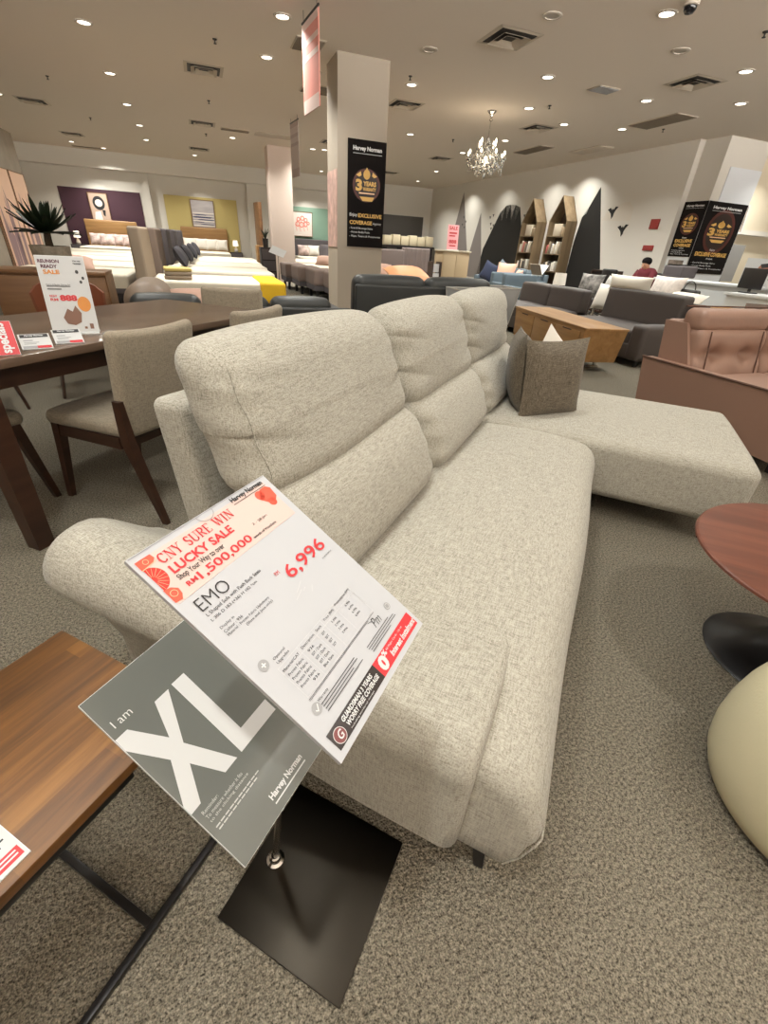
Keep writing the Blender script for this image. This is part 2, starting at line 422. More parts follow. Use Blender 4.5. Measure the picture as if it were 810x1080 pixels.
# ------------------------------------------------------------------ ceiling fittings
M_lens = mat('lamp_lens', (1.0, 0.93, 0.82), 0.4, emit=14)
M_lensoff = mat('lamp_lens_off', (0.42, 0.38, 0.33), 0.3)
M_ring = mat('lamp_ring', srgb(200, 190, 178), 0.4)
M_dark = mat('vent_dark', (0.03, 0.027, 0.024), 0.7)
M_vent = mat('vent_white', srgb(190, 178, 162), 0.6)
lit = [(-1.06, 9.1), (-1.09, 11.43), (-1.1, 13.76), (-1.08, 16.05), (-1.12, 18.3), (1.27, 7.58), (1.27, 9.12), (1.19, 16.1), (2.05, 9.4), (3.59, 9.13),
       (3.43, 16.25), (3.75, 16.13), (4.98, 5.4), (7.22, 7.76), (8.51, 7.08), (7.22, 6.1), (5.18, 7.67), (5.94, 9.21), (8.36, 11.76), (7.19, 9.78),
       (8.34, 9.42), (7.07, 13.85), (7.11, 11.8), (-3.46, 20.5), (-2.67, 21.2), (-1.1, 6.8), (1.27, 5.3), (-1.1, 4.5), (1.3, 2.6), (3.3, 2.6), (5.0, 3.2), (-0.5, 0.08), (0.0, 1.6), (7.2, 4.0), (9.0, 3.2), (-1.2, 1.6), (2.3, -0.3), (10.2, 5.6), (5.0, 12.6), (5.1, 15.2), (5.3, 19), (8.0, 17.5), (0.2, 20.4), (12.3, 7.5), (12.9, 8.6), (-3.6, 14.5), (4.7, 20.8), (8.6, 20.5)]
cl0 = None
def downlight(x, y, on=True):
    t = rthing('ceiling_light', 'round recessed downlight glowing in the white ceiling' if on else 'round recessed downlight with unlit dull lens in the ceiling',
               'ceiling light', x, y, HC, 0, 'lit recessed downlights' if on else 'unlit recessed downlights')
    MB().lathe([(0.075, -0.002), (0.078, -0.012), (0.105, -0.008), (0.11, 0.0)], 20).build('trim_ring', M_ring, t)
    MB().lathe([(0, -0.004), (0.075, -0.004)], 20).build('lens', M_lens if on else M_lensoff, t)
    return t
L1 = downlight(*lit[0])
for x, y in lit[1:]: dup(L1, rl(x, y, HC), R45, L1['label'])
U1 = downlight(3.22, 7.61, False)
for x, y in ((5.93, 6.03), (3.98, 6.02)): dup(U1, rl(x, y, HC), R45, U1['label'])
def lamp(x, y, e, size=0.14, spread=130, col=(1.0, 1.0, 0.935), z=HC - 0.02):
    l = bpy.data.lights.new('down_beam', 'AREA'); l.shape = 'DISK'; l.size = size; l.energy = e; l.color = col; l.spread = math.radians(spread)
    o = bpy.data.objects.new('down_beam', l); COL.objects.link(o); o.location = rl(x, y, z); return o
POW = 50
for x, y in lit:
    p = POW
    if y > 7: p = POW * (1.8 if y < 11 else 2.6)
    if (x, y) == (-0.5, 0.08): p = POW * 1.25
    if (x, y) in ((0.0, 1.6), (-1.2, 1.6)): p = POW * .6
    lamp(x, y, p)
for x, y, p in ((9.55, 12.2, 60), (9.5, 13.6, 50), (9.5, 18.6, 55), (9.5, 16.2, 30), (-3.3, 21.9, 30), (4.4, 21.9, 34), (0.3, 21.9, 14)):   # added wash beams without fittings, brightening the mountain wall and bed alcoves
    lamp(x, y, p, 0.12, 120, z=2.95 if y > 21 else HC - .02)

def sprinkler(x, y):
    t = rthing('sprinkler', 'small dark sprinkler head hanging from the ceiling', 'sprinkler', x, y, HC, 0, 'ceiling sprinkler heads')
    MB().lathe([(0.03, 0), (0.028, -0.01), (0.009, -0.014), (0.009, -0.045)], 12).build('pipe', M_dark, t)
    MB().lathe([(0, -0.043), (0.02, -0.045), (0.02, -0.05), (0, -0.053)], 12).build('deflector', M_dark, t)
    return t
S1 = sprinkler(0.54, 8.79)
for x, y in ((0.52, 12.32), (-2.21, 12.31), (-2.15, 15.89), (6.13, 8.86), (8.95, 8.96), (6.08, 12.49), (6.24, 5.2), (3.41, 8.75), (0.51, 16.04)): dup(S1, rl(x, y, HC), R45, S1['label'])

def diffuser(x, y, label, group=None):
    """Square four-way diffuser, white pyramidal blades round a dark throat."""
    t = rthing('ceiling_vent', label, 'air vent', x, y, HC, 0, group)
    s = 0.3
    b = MB()
    for k, (o, i, z0, z1) in enumerate(((0.3, 0.25, -0.004, -0.012),)):
        for a in range(4):
            M = Matrix.Rotation(a * PI / 2, 4, 'Z')
            b._add([(-o, -o, z0), (o, -o, z0), (i, -i, z1), (-i, -i, z1)], [(0, 1, 2, 3)], M)
    b.build('frame', M_vent, t, smooth=0)
    c = MB().box(-0.25, 0.25, -0.25, 0.25, -0.004, -0.001); c.build('throat', M_dark, t, smooth=0)
    for h in (0.2, 0.13):
        d = MB()
        for a in range(4):
            M = Matrix.Rotation(a * PI / 2, 4, 'Z')
            d._add([(-h, -h, -0.035), (h, -h, -0.035), (h - .06, -h + .06, -0.006), (-h + .06, -h + .06, -0.006)], [(0, 1, 2, 3)], M)
        d.build('blade_ring', M_vent, t, smooth=0)
    return t
V1 = diffuser(3.92, 6.77, 'white square four-way air diffuser in the ceiling', 'square ceiling diffusers')
for x, y in ((7.08, 6.76), (3.94, 10.3), (6.98, 10.34), (3.66, 14.87), (7.0, 15.08), (6.87, 19.1), (0.41, 10.27), (0.41, 14.71), (0.34, 18.86), (-3.05, 14.75), (-3.12, 18.86)): dup(V1, rl(x, y, HC), R45, V1['label'])
def grille(x, y, w, h, label, m, rz=0):
    t = rthing('ceiling_vent', label, 'air vent', x, y, HC, rz)
    MB().box(-w/2, w/2, -h/2, h/2, -0.012, 0, bev=.004).build('frame', M_vent, t, smooth=0)
    b = MB(); n = int(h / 0.035)
    for k in range(n):
        yy = -h/2 + .03 + (h - .06) * k / max(1, n - 1)
        b.box(-w/2 + .02, w/2 - .02, yy - .012, yy + .008, -0.02, -0.011)
    b.build('louvre', m, t, smooth=0)
M_grille = mat('grille_grey', srgb(112, 100, 84), 0.7)
grille(8.44, 8.55, 0.5, 1.15, 'long dark return-air grille in the ceiling near the square column', M_grille)
grille(8.25, 12.3, 0.42, 1.2, 'long dark return-air grille in the ceiling behind the chandelier', M_grille)
grille(6.25, 7.68, 0.4, 0.3, 'small grey slotted ceiling plate between two downlights', M_inkgrey)
grille(9.3, 11.4, 0.45, 1.1, 'pale return-air grille in the ceiling over the bookcases', M_vent)
grille(2.18, 15.02, 1.0, 0.5, 'pale wide grille in the ceiling in front of the second column', M_vent)
grille(1.19, 14.98, 0.7, 0.3, 'narrow slot vent in the ceiling between two rows of downlights', M_grille)
grille(-3.18, 21.4, 0.9, 0.2, 'thin slot vent in the ceiling before the aubergine panel', M_grille)
grille(2.3, 10.3, 0.6, 0.5, 'grey grille in the ceiling behind the hanging red banner', M_grille)
grille(1.72, 8.3, 0.4, 0.5, 'grey slotted plate in the ceiling against the bannered column', M_grille)

t = rthing('security_camera', 'black dome security camera on the ceiling beside a downlight', 'camera', 4.98, 5.10, HC)
MB().lathe([(0.075, 0), (0.075, -0.03), (0.06, -0.035)], 24).build('base', M_ring, t)
MB().lathe([(0.06, -0.03), (0.058, -0.06), (0.04, -0.085), (0, -0.095)], 24).build('dome', mat('dome_black', (0.01, 0.01, 0.012), 0.08), t)

# chandelier
t = rthing('chandelier', 'crystal chandelier with lit candle bulbs hanging on a rod', 'chandelier', 5.5, 9.76, HC)
t.scale = (1.2, 1.2, 1.02)
MB().lathe([(0, 0), (0.07, 0), (0.065, -0.02), (0.03, -0.05), (0.018, -0.1), (0.03, -0.13), (0.0, -0.15)], 20).build('canopy', M_chrome, t)
MB().tube([(0, 0, -0.1), (0, 0, -0.42)], 0.008, 8).build('rod', M_chrome, t)
M_glass = mat('crystal', (0.95, 0.94, 0.9), 0.03, trans=0.85, ior=1.5, spec=0.8)
M_bulb = mat('candle_bulb', (1.0, 0.85, 0.6), 0.4, emit=30)
MB().lathe([(0.015, -0.38), (0.05, -0.45), (0.02, -0.52), (0.06, -0.62), (0.025, -0.7), (0.09, -0.78), (0.03, -0.86), (0, -0.9)], 16).build('stem', M_glass, t)
NA = 8
for k in range(NA):
    a = 2 * PI * k / NA; c, s_ = math.cos(a), math.sin(a)
    arm = MB().tube([(c * r, s_ * r, z) for r, z in ((0.03, -0.74), (0.12, -0.83), (0.22, -0.85), (0.29, -0.79), (0.3, -0.72))], 0.01, 8).build('arm', M_glass, t)
    M = Matrix.Translation((c * .3, s_ * .3, -0.72))
    MB().lathe([(0, 0), (0.045, 0.012), (0.04, 0.02), (0.012, 0.02), (0.012, 0.07), (0, 0.07)], 12, M).build('candle_cup', M_glass, arm)
    MB().lathe([(0.006, 0.07), (0.016, 0.09), (0.012, 0.115), (0.0, 0.14)], 10, M).build('bulb', M_bulb, arm)
    d = MB()
    for q in range(5):
        r = 0.3 - 0.05 * q; z = -0.74 - 0.03 * q - 0.035 * (q % 2); aa = a + 0.12 * (q - 2)
        P = Matrix.Translation((math.cos(aa) * r, math.sin(aa) * r, z - 0.05))
        d.lathe([(0, 0.045), (0.012, 0.02), (0.014, 0), (0.0, -0.04)], 6, P)
    for q in range(3):
        r = 0.1 + .05 * q; z = -0.5 - .09 * q; aa = a + .2 * q
        P = Matrix.Translation((math.cos(aa) * r, math.sin(aa) * r, z)); d.lathe([(0, 0.035), (0.011, 0.015), (0.012, 0), (0.0, -0.035)], 6, P)
    d.build('crystal_drop', M_glass, t, smooth=0)
    MB().tube([(c * (.04 + .26 * u), s_ * (.04 + .26 * u), -0.47 - 0.16 * u - 0.14 * math.sin(PI * u)) for u in [q / 8 for q in range(9)]], 0.006, 6).build('crystal_swag', M_glass, t)
for k in range(4):
    a = 2 * PI * k / 4 + .4; c, s_ = math.cos(a), math.sin(a)
    arm = MB().tube([(c * r, s_ * r, z) for r, z in ((0.02, -0.55), (0.09, -0.6), (0.15, -0.57), (0.16, -0.52))], 0.008, 8).build('arm', M_glass, t)
    MB().lathe([(0.005, 0.0), (0.012, 0.05), (0.014, 0.075), (0.0, 0.12)], 8, Matrix.Translation((c * .16, s_ * .16, -.52))).build('bulb', M_bulb, arm)
MB().lathe([(0, -0.9), (0.02, -0.94), (0.022, -0.97), (0.0, -1.03)], 8).build('finial', M_glass, t, smooth=0)
l = bpy.data.lights.new('chandelier_glow', 'POINT'); l.energy = 45; l.color = (1.0, 0.82, 0.6); l.shadow_soft_size = 0.25
o = bpy.data.objects.new('chandelier_glow', l); COL.objects.link(o); o.location = rl(5.5, 9.76, HC - 0.72)

for q in range(5):
    d = MB(); rnd = random.Random(q)
    for k in range(16):
        a = rnd.uniform(0, 2 * PI); r = rnd.uniform(.08, .3); z = -.95 + .5 * (1 - r / .3) * rnd.random() + .22 * rnd.random()
        d.lathe([(0, 0.035), (0.011, 0.014), (0.012, 0), (0.0, -0.034)], 6, Matrix.Translation((math.cos(a) * r, math.sin(a) * r, z)))
    d.build('crystal_drop', M_glass, t, smooth=0)
# hanging banners, seen nearly edge-on
def banner(x, y, label, w, h, top, rz, m1, m2):
    t = rthing('hanging_banner', label, 'banner', x, y, 0, rz)
    MB().tube([(-w/2, 0, top + .02), (w/2, 0, top + .02)], 0.012, 8).build('rod', M_blackmetal, t)
    for sx in (-1, 1): MB().tube([(sx * w * .4, 0, top + .02), (sx * w * .4, 0, HC)], 0.003, 6).build('wire', M_blackmetal, t)
    MB().box(-w/2, w/2, -.006, .006, top - h, top).build('panel', m1, t)
    b = MB()
    for z0, z1 in ((0.0, .08), (.2, .26), (.36, .42), (.84, 1.0)): b.box(-w/2 + .01, w/2 - .01, -.008, .008, top - h * z1, top - h * z0)
    b.build('printed_band', m2, t)
banner(1.49, 7.05, 'red and pink sale banner hanging from the ceiling before the column', 0.62, 0.8, 3.38, PI / 2 + .10, mat('banner_pink', srgb(226, 150, 138), 0.6), mat('banner_pale', srgb(232, 206, 198), 0.6))
banner(2.26, 12.6, 'pale banner hanging from the ceiling further back', 0.6, 0.95, 3.4, PI / 2 + .12, mat('banner_grey', srgb(196, 184, 180), 0.6), mat('banner_grey2', srgb(176, 160, 158), 0.6))
# ================================================================== GREY-BEIGE CORNER SOFA
M_fab = weave('sofa_weave', srgb(112, 108, 97), srgb(163, 159, 148), srgb(191, 187, 176), 1.25, contrast=(.35, .5, .65))
sofa = thing('corner_sofa', 'large light beige woven L-shaped sofa with raised back cushions and chaise', 'sofa', (-0.4, 1.9, 0))
SO = Vector((-0.4, 1.9, 0))
def sp(mb, name, m=None, **k):
    for v in mb.bm.verts: v.co -= SO
    return mb.build(name, m or M_fab, sofa, **k)
def ss(t): t = max(0, min(1, t)); return t * t * (3 - 2 * t)
# plinth under the long seat and the back
sp(MB().soft((-0.46, 1.47, 0.2), (0.98, 1.86, 0.16), 0.02, (4, 6, 2)), 'base_frame')
# seat cushion of the long side, running out past the arm to the near end
PR = [(-0.50, 0.12), (0.105, 0.12), (0.128, 0.165), (0.146, 0.215), (0.155, 0.245), (0.151, 0.29), (0.143, 0.335), (0.128, 0.373), (0.106, 0.403), (0.075, 0.424), (0.03, 0.436), (-0.06, 0.443), (-0.16, 0.447), (-0.26, 0.447), (-0.36, 0.444), (-0.50, 0.438)]
rings = []; Y0, Y1 = 0.512, 2.40
ys = [Y0 + 0.06 * (1 - math.cos(PI / 2 * k / 6)) for k in range(7)] + [Y0 + 0.06 + (Y1 - Y0 - .12) * k / 26 for k in range(1, 26)] + [Y1 - 0.06 * (1 - math.cos(PI / 2 * (6 - k) / 6)) for k in range(7)]
for y in ys:
    d = min(y - Y0, Y1 - y, 0.06); s_ = 0.06 - math.sqrt(max(0, 0.06 ** 2 - (0.06 - d) ** 2))
    ring = []
    for x, z in PR:
        up = ss((z - .24) / .12); fr = ss((x - .0) / .12)
        zz_ = z - s_ * up * .9 - .022 * (1 - ss((y - .52) / .34)) * up + (0.008 * math.sin(y * 7 + 2) * math.sin(x * 9) if z > .42 else 0)
        ring.append((x - s_ * .45 * fr * (1 if z > .2 else .3) + .006 * math.sin(y * 5) * fr, y, zz_))
    rings.append(ring)
so = sp(MB().loft(rings), 'seat_cushion', smooth=75)
pp = MB().tube([(0.105, 0.511, 0.122), (0.13, 0.511, 0.18), (0.146, 0.512, 0.245), (0.156, 0.53, 0.247), (0.157, 0.58, 0.247)], 0.002, 6)
for v in pp.bm.verts: v.co -= SO
pp.build('piping', M_fab, so)

# flared arm at the near end: lofted along the depth of the sofa
rings = []
NX = 22
for i in range(NX + 1):
    t = i / NX; x = -1.085 + t * 1.055
    back = 1 - ss(t * 1.15)
    top = 0.462 + 0.158 * back; yo = 0.478 - 0.085 * back; yb = 0.480 + 0.04 * back; yi = 0.98 - 0.16 * back
    # end rounding
    e = 1.0
    if t < 0.08: e = math.sqrt(max(0, 1 - ((0.08 - t) / 0.08) ** 2)) * .25 + .75
    zb = 0.12; R = 0.085 + 0.015 * back
    P = [(yb, zb), (yb - .002, zb + .1), (yb + (yo - yb) * .35, zb + (top - zb) * .5), (yo + .004, top - R * 1.25)]
    for k in range(9):
        a = PI - PI / 2 * k / 8; P.append((yo + R + R * math.cos(a), top - R + R * math.sin(a)))
    for k in range(1, 8):
        f = k / 8; P.append((yo + R + (yi - yo - R) * f, top - (top - 0.425) * (f * f * (3 - 2 * f)) + .006 * math.sin(PI * f)))
    P += [(yi, 0.38), (yi, 0.25), (yi, zb)]
    cy, cz = (yb + yi) / 2, top - .12
    rings.append([(x, cy + (y - cy) * e, cz + (z - cz) * (e if z > .3 else 1)) for y, z in P])
# soft front edge of the arm
f0 = rings[-1]
for k, (dx, sc) in enumerate(((0.012, 0.99), (0.024, 0.96), (0.032, 0.91), (0.035, 0.85))):
    rings.append([(-0.03 + dx, 0.65 + (y - .65) * sc, 0.28 + (z - .28) * sc) for _, y, z in f0])
sp(MB().loft(rings), 'armrest', smooth=85)

# outer back shell
def shellf(v):
    x, y, z = v; return (x - 0.09 * (z + .34) / .68, y, z)
sp(MB().soft((-0.90, 2.13, 0.49), (0.11, 2.70, 0.74), 0.03, (2, 10, 6), shellf), 'back_shell')

YB = [0.70, 1.59, 2.45, 3.36]
def lumb(w, seed):
    def f(v):
        x, y, z = v
        d = w / 2 - abs(y)
        bul = 0.035 * (1 - (2 * y / w) ** 6) * math.cos(z / .30 * PI * .9)
        x2 = x + (bul if x > 0 else 0) - 0.42 * (z + .15)
        pl = 0.010 * math.exp(-d / 0.05) * math.sin(z * 75 + seed) if x > -.02 else 0
        return (x2 + pl, y, z)
    return f
def headf(w, seed, lean):
    rnd = random.Random(seed)
    ph = [rnd.uniform(0, 6) for _ in range(6)]
    def f(v):
        x, y, z = v
        d = w / 2 - abs(y)
        u = 2 * y / w
        bul = (0.030 if x > 0 else .015) * (1 - abs(u) ** 5) * math.cos(z / .44 * PI * .8)
        x2 = x + (bul if x > 0 else -bul * .6) - lean * z
        z2 = z + (0.012 * (1 - u * u) - 0.01 * abs(u) ** 6) * (1 if z > 0 else .3)
        e = math.exp(-d / 0.075)
        pl = e * (0.006 * math.sin(z * 62 + ph[0]) - 0.022 * (1 - abs(math.sin(z * 24 + ph[1] + d * 6))) ** 3 + 0.008)
        sag = 0.006 * math.sin(y * 8 + ph[2]) * math.sin(z * 11 + ph[3])
        return (x2 + (pl + sag if x > -.03 else sag), y + .004 * math.sin(z * 40 + ph[4]) * e, z2)
    return f
for k in range(3):
    y0, y1 = YB[k] + .004, YB[k + 1] - .004; w = y1 - y0
    sp(MB().soft((-0.555, (y0 + y1) / 2, 0.575), (0.21, w, 0.31), 0.085, (5, 26, 16), lumb(w, k), k=4), 'lumbar_cushion')
    ln = (.42, .32, .24)[k]; hx = -0.75 + (0, .02, .035)[k]
    h = sp(MB().soft((hx, (y0 + y1) / 2, 0.855), (0.165, w, 0.36), 0.075, (5, 48, 40), headf(w, k + 3, ln), k=4), 'headrest_cushion')
    if k == 0:      # stitched seam round the near end panel
        yy = y0 + 0.035; pts = []
        for q in range(15):
            z = -0.15 + 0.29 * q / 14
            pts.append((hx + 0.0825 - ln * z + .010 + .004 * math.sin(z * 60), yy, 0.855 + z))
        b = MB().tube(pts, 0.0016, 5)
        for v in b.bm.verts: v.co -= SO
        b.build('seam', M_fab, h)
# corner seat and chaise
def chf(v):
    x, y, z = v
    if z > 0:
        z += 0.018 * (1 - (y / .54) ** 4) * (1 - (x / .9) ** 4)
        for bx in (-0.05, 0.45):
            z -= 0.014 * math.exp(-((x - bx) ** 2 + y * y) / 0.006)
    else:
        x -= 0.02 * (x > .8)
    return (x, y, z)
sp(MB().soft((0.155, 2.955, 0.275), (1.40, 1.06, 0.31), 0.055, (26, 20, 4), chf, k=4), 'chaise_cushion')
sp(MB().soft((-0.02, 2.955, 0.15), (1.6, 1.0, 0.05), 0.02, (3, 3, 1)), 'chaise_frame', mat('dark_lining', (0.03, 0.027, 0.025), 0.9))
def foot(x, y, h=.125, dx=0, dy=0):
    b = MB().loft([[(x + dx + sx * .011, y + dy + sy * .011, 0) for sx, sy in ((-1, -1), (1, -1), (1, 1), (-1, 1))],
                   [(x + sx * .02, y + sy * .02, h + .01) for sx, sy in ((-1, -1), (1, -1), (1, 1), (-1, 1))]])
    sp(b, 'foot', M_black)
for x, y, dx, dy in ((0.045, 0.575, .02, -.03), (-0.95, 0.62, -.02, -.03), (0.72, 2.52, .02, -.02), (0.72, 3.38, .02, .02), (-0.85, 3.3, -.02, .02)): foot(x, y, dx=dx, dy=dy)

# scatter cushions standing on the chaise
M_gfab = weave('cushion_weave', srgb(58, 52, 44), srgb(96, 88, 76), srgb(122, 112, 98), 1.0)
def cushion(label, x, y, z, w, h, t, rz, tilt, m, roll=0, group=None, name='scatter_cushion'):
    o = MB().pillow(w, h, t, Matrix.Identity(4)).build(name, m, smooth=60)
    o.location = (x, y, z); o.rotation_euler = Euler((tilt, roll, rz)); return tag(o, label, 'cushion', group)
cushion('square grey-brown woven cushion facing forward on the chaise', -0.19, 2.72, 0.635, 0.42, 0.44, 0.14, PI / 4, -0.10, M_gfab, -0.03)
cushion('grey-brown woven cushion leaning edge-on against the sofa back', -0.40, 2.82, 0.645, 0.44, 0.44, 0.15, PI / 4 + 1.05, -0.10, M_gfab, 0.03)
cushion('small off-white cushion peeking from behind two grey ones', -0.24, 3.04, 0.60, 0.42, 0.42, 0.12, PI / 4 + .1, -0.15, M_linen, 0.6)

# ================================================================== SIGN STAND
st = thing('price_sign_stand', 'steel floor stand carrying a white price board and a grey XL board', 'sign stand', (-0.363, 0.333, 0))
SB = Vector((-0.363, 0.333, 0))
M_base = mat('base_steel', (0.030, 0.026, 0.021), 0.42, 1.0, noise=.1, nscale=4)
def stp(mb, name, m, parent=st, **k):
    for v in mb.bm.verts: v.co -= SB
    return mb.build(name, m, parent, **k)
stp(MB().box(-0.409, -0.111, 0.195, 0.497, 0.0005, 0.008, bev=.0015), 'base_plate', M_base)
po = stp(MB().tube([(-0.363, 0.333, 0.008), (-0.305, 0.352, 0.585), (-0.262, 0.352, 0.866)], 0.0075, 14), 'pole', M_steel)
stp(MB().lathe([(0.02, 0.008), (0.02, 0.012), (0.014, 0.016), (0.012, 0.028), (0.0085, 0.03)], 20, Matrix.Translation((-0.363, 0.333, 0))), 'collar', M_chrome, po)
# price board: A4 sheet in a clear holder
PT = Vector((-0.3735, 0.2135, 0.954)); PU = Vector((0.005, 0.2098, 0.008)).normalized()
PV = Vector((0.252, -0.0105, -0.1585)); PV = (PV - PU * PV.dot(PU)).normalized(); PN = PV.cross(PU).normalized()
if PN.z < 0: PN = -PN
def pf(off):
    return lambda u, v: tuple(PT + PU * (u / 1000) + PV * (v / 1000) + PN * off - SB)
def slab(name, T, U, V, Nn, w, h, t, m, parent=st):
    b = MB(); pts = [(0, 0), (w, 0), (w, h), (0, h)]
    b.prism(pts, lambda u, v: T + U * (u / 1000) + V * (v / 1000) - SB, lambda u, v: T + U * (u / 1000) + V * (v / 1000) - Nn * t - SB)
    return b.build(name, m, parent, smooth=0)
M_acr = mat('acrylic_edge', (0.78, 0.80, 0.80), 0.12)
pbd = slab('price_board', PT, PU, PV, PN, 210, 297, 0.006, mat('price_sheet', (0.50, 0.505, 0.53), 0.5, spec=.3))
k1 = pf(0.0004); k2 = pf(0.0007); k3 = pf(0.001)
p = Print(k2)          # thin black line along the top edge of the holder, thumb notch
p.line(2, 1.4, 208, 1.4, 1.0)
p.build('holder_edge', M_inkgrey, pbd, 0)
p = Print(k3)
for q in range(12):
    a, b2 = PI * q / 12, PI * (q + 1) / 12
    p.line(102 - 12 * math.cos(a), 2 + 10 * math.sin(a), 102 - 12 * math.cos(b2), 2 + 10 * math.sin(b2), 0.9)
p.build('thumb_notch', M_inkgrey, pbd, 0)
p = Print(k1); p.rect(5, 8, 200, 69); p.build('printed_band', mat('print_blush', srgb(216, 190, 182), .4), pbd, 0)
M_coral = mat('print_coral', srgb(222, 92, 74), .3); M_coral2 = mat('print_coral_dark', srgb(200, 58, 52), .3); M_cream = mat('print_cream', srgb(244, 200, 160), .3)
p = Print(k2)
p.pol([(4, 8), (22, 8), (23, 14), (18, 18), (4, 20)]); p.pol([(4, 66), (4, 48), (12, 50), (17, 55), (16, 62), (12, 67)])
p.pol([(180, 18), (188, 15), (197, 15), (202, 20), (200, 34), (192, 40), (182, 36), (176, 28), (180, 20)])
p.disc(180, 22, 7); p.disc(188, 38, 6); p.build('flower_print', M_coral, pbd, 0)
p = Print(k2); p.disc(5, 34, 15, a0=-PI / 2, a1=PI / 2, n=20); p.build('fan_print', M_coral2, pbd, 0)
p = Print(k3)
for q in range(9):
    a = -PI / 2 + PI * (q + .5) / 9; p.line(5 + 4 * math.cos(a), 34 - 4 * math.sin(a), 5 + 14.5 * math.cos(a), 34 - 14.5 * math.sin(a), .35)
p.ring(10, 57, 4, .6); p.ring(13, 13, 3, .5); p.line(4, 19.5, 22, 17.5, .8); p.build('fan_rib_print', M_cream, pbd, 0)
p = Print(k3)
# CNY SURE WIN in a serif face: thick stems, thin joins, small feet
def serif_word(p, s, u0, v0, u1, v1):
    W = {'C': .72, 'N': .8, 'Y': .72, 'S': .58, 'U': .78, 'R': .76, 'E': .64, 'W': 1.05, 'I': .36, ' ': .42}
    tot = sum(W[c] for c in s) + .1 * (len(s) - 1); k = (u1 - u0) / tot; h = v1 - v0; u = u0
    TH, TN = .16 * k, .06 * k
    for c in s:
        w = W[c] * k; L = lambda a, b, c2, d, t: p.line(u + a * w, v1 - b * h, u + c2 * w, v1 - d * h, t)
        ft = lambda a, b: p.rect(u + a * w - .16 * k, v1 - b * h - (.02 * h if b < .5 else -.0), u + a * w + .16 * k, v1 - b * h + (.05 * h if b > .5 else .02 * h))
        arc = lambda cx, cy, rx, ry, a0, a1, t: [p.line(u + (cx + rx * math.cos(a0 + (a1 - a0) * q / 10)) * w, v1 - (cy + ry * math.sin(a0 + (a1 - a0) * q / 10)) * h,
                                                        u + (cx + rx * math.cos(a0 + (a1 - a0) * (q + 1.15) / 10)) * w, v1 - (cy + ry * math.sin(a0 + (a1 - a0) * (q + 1.15) / 10)) * h,
                                                        t * (.55 + .6 * abs(math.cos(a0 + (a1 - a0) * (q + .5) / 10)))) for q in range(10)]
        if c == 'C': arc(.55, .5, .45, .47, .75, 2 * PI - .75, TH); L(.88, .95, .88, .68, TN)
        if c == 'N': L(.15, 0, .15, 1, TN); L(.15, .98, .85, .02, TH); L(.85, 0, .85, 1, TN); ft(.15, 0); ft(.15, 1); ft(.85, 1)
        if c == 'Y': L(.1, 1, .5, .45, TH); L(.9, 1, .5, .45, TN); L(.5, .47, .5, 0, TH); ft(.5, 0); ft(.12, 1); ft(.88, 1)
        if c == 'S': arc(.5, .74, .36, .24, .5, 1.5 * PI, TH); arc(.5, .26, .36, .24, -PI + .5, .5 * PI, TH); L(.86, .95, .86, .74, TN); L(.13, .05, .13, .28, TN)
        if c == 'U': L(.18, 1, .18, .3, TH); arc(.5, .3, .33, .3, PI, 2 * PI, TH * .9); L(.83, .3, .83, 1, TN); ft(.18, 1); ft(.83, 1)
        if c == 'R': L(.2, 0, .2, 1, TH); arc(.45, .75, .38, .24, -PI / 2, PI / 2, TH); L(.2, .98, .45, .98, TN); L(.2, .52, .45, .52, TN); L(.48, .5, .9, .02, TH); ft(.2, 0); ft(.15, 1)
        if c == 'E': L(.2, 0, .2, 1, TH); L(.2, .97, .9, .97, TN); L(.2, .5, .7, .5, TN); L(.2, .03, .92, .03, TN); L(.9, .97, .9, .78, TN); L(.92, .03, .92, .24, TN); ft(.15, 0); ft(.15, 1)
        if c == 'W': L(.06, 1, .3, 0, TH); L(.3, 0, .5, .95, TN); L(.5, 1, .72, 0, TH); L(.72, 0, .94, 1, TN); ft(.08, 1); ft(.5, 1); ft(.93, 1)
        if c == 'I': L(.5, 0, .5, 1, TH); ft(.5, 0); ft(.5, 1)
        u += w + .1 * k
serif_word(p, 'CNY SURE WIN', 24, 13, 130, 25)
p.txt('LUCKY SALE', 25, 30, 114, 41, .03)
p.txt('RM', 26, 55, 39, 61, .02); p.txt('1,500,000', 41.5, 53, 123, 65, .018)
p.txt('6,996', 119, 112, 194, 133, .012); p.txt('RM', 107, 110, 114, 115, .0)
p.build('lettering', M_red, pbd, 0)
M_hn = mat('print_dark', srgb(48, 46, 48), .4)
def serif_hn(p, u0, v0, u1, v1, gap=1.2):
    p.txt('Harvey Norman', u0, v0, u1, v1, .035)
p = Print(k3)
serif_hn(p, 141, 3.5, 198, 12.5); p.rect(141, 13.2, 199, 14.0)
p.txt('Shop Your Way to over', 24, 43, 89, 52, .015); p.txt('worth of Vouchers', 125, 60, 166, 63.5, .02); p.txt('2 - 28 Jan', 138, 46, 164, 50)
p.txt('EMO', 16, 76, 58, 91, -.012)
p.txt('L Shaped Sofa with Push Back Seats', 16, 94, 98, 99.5); p.txt('L 306 D 183 (+26) H 102 *cm', 15.5, 101.5, 84, 106)
p.txt('Display in', 16, 114, 35, 118); p.txt('Colour : 936', 16, 119.5, 42, 123); p.txt('Material : Pronto Fabric Upholstery', 16, 124.5, 80, 128.5); p.txt('(Slate and Java only)', 38, 130, 80, 134)
p.txt('promo price', 174, 137, 194, 140)
p.txt('Optional', 30, 176, 48, 180); p.txt('Upgrades', 30, 181.5, 49, 185.5)
p.txt('Material/CAT', 28, 192, 55, 195); p.txt('Description', 61, 191, 84, 195); p.txt('Stock', 89, 191, 99, 194); p.txt('Price (RM)', 107, 190, 127, 194); p.txt('Promotional (RM)', 133, 188, 166, 192)
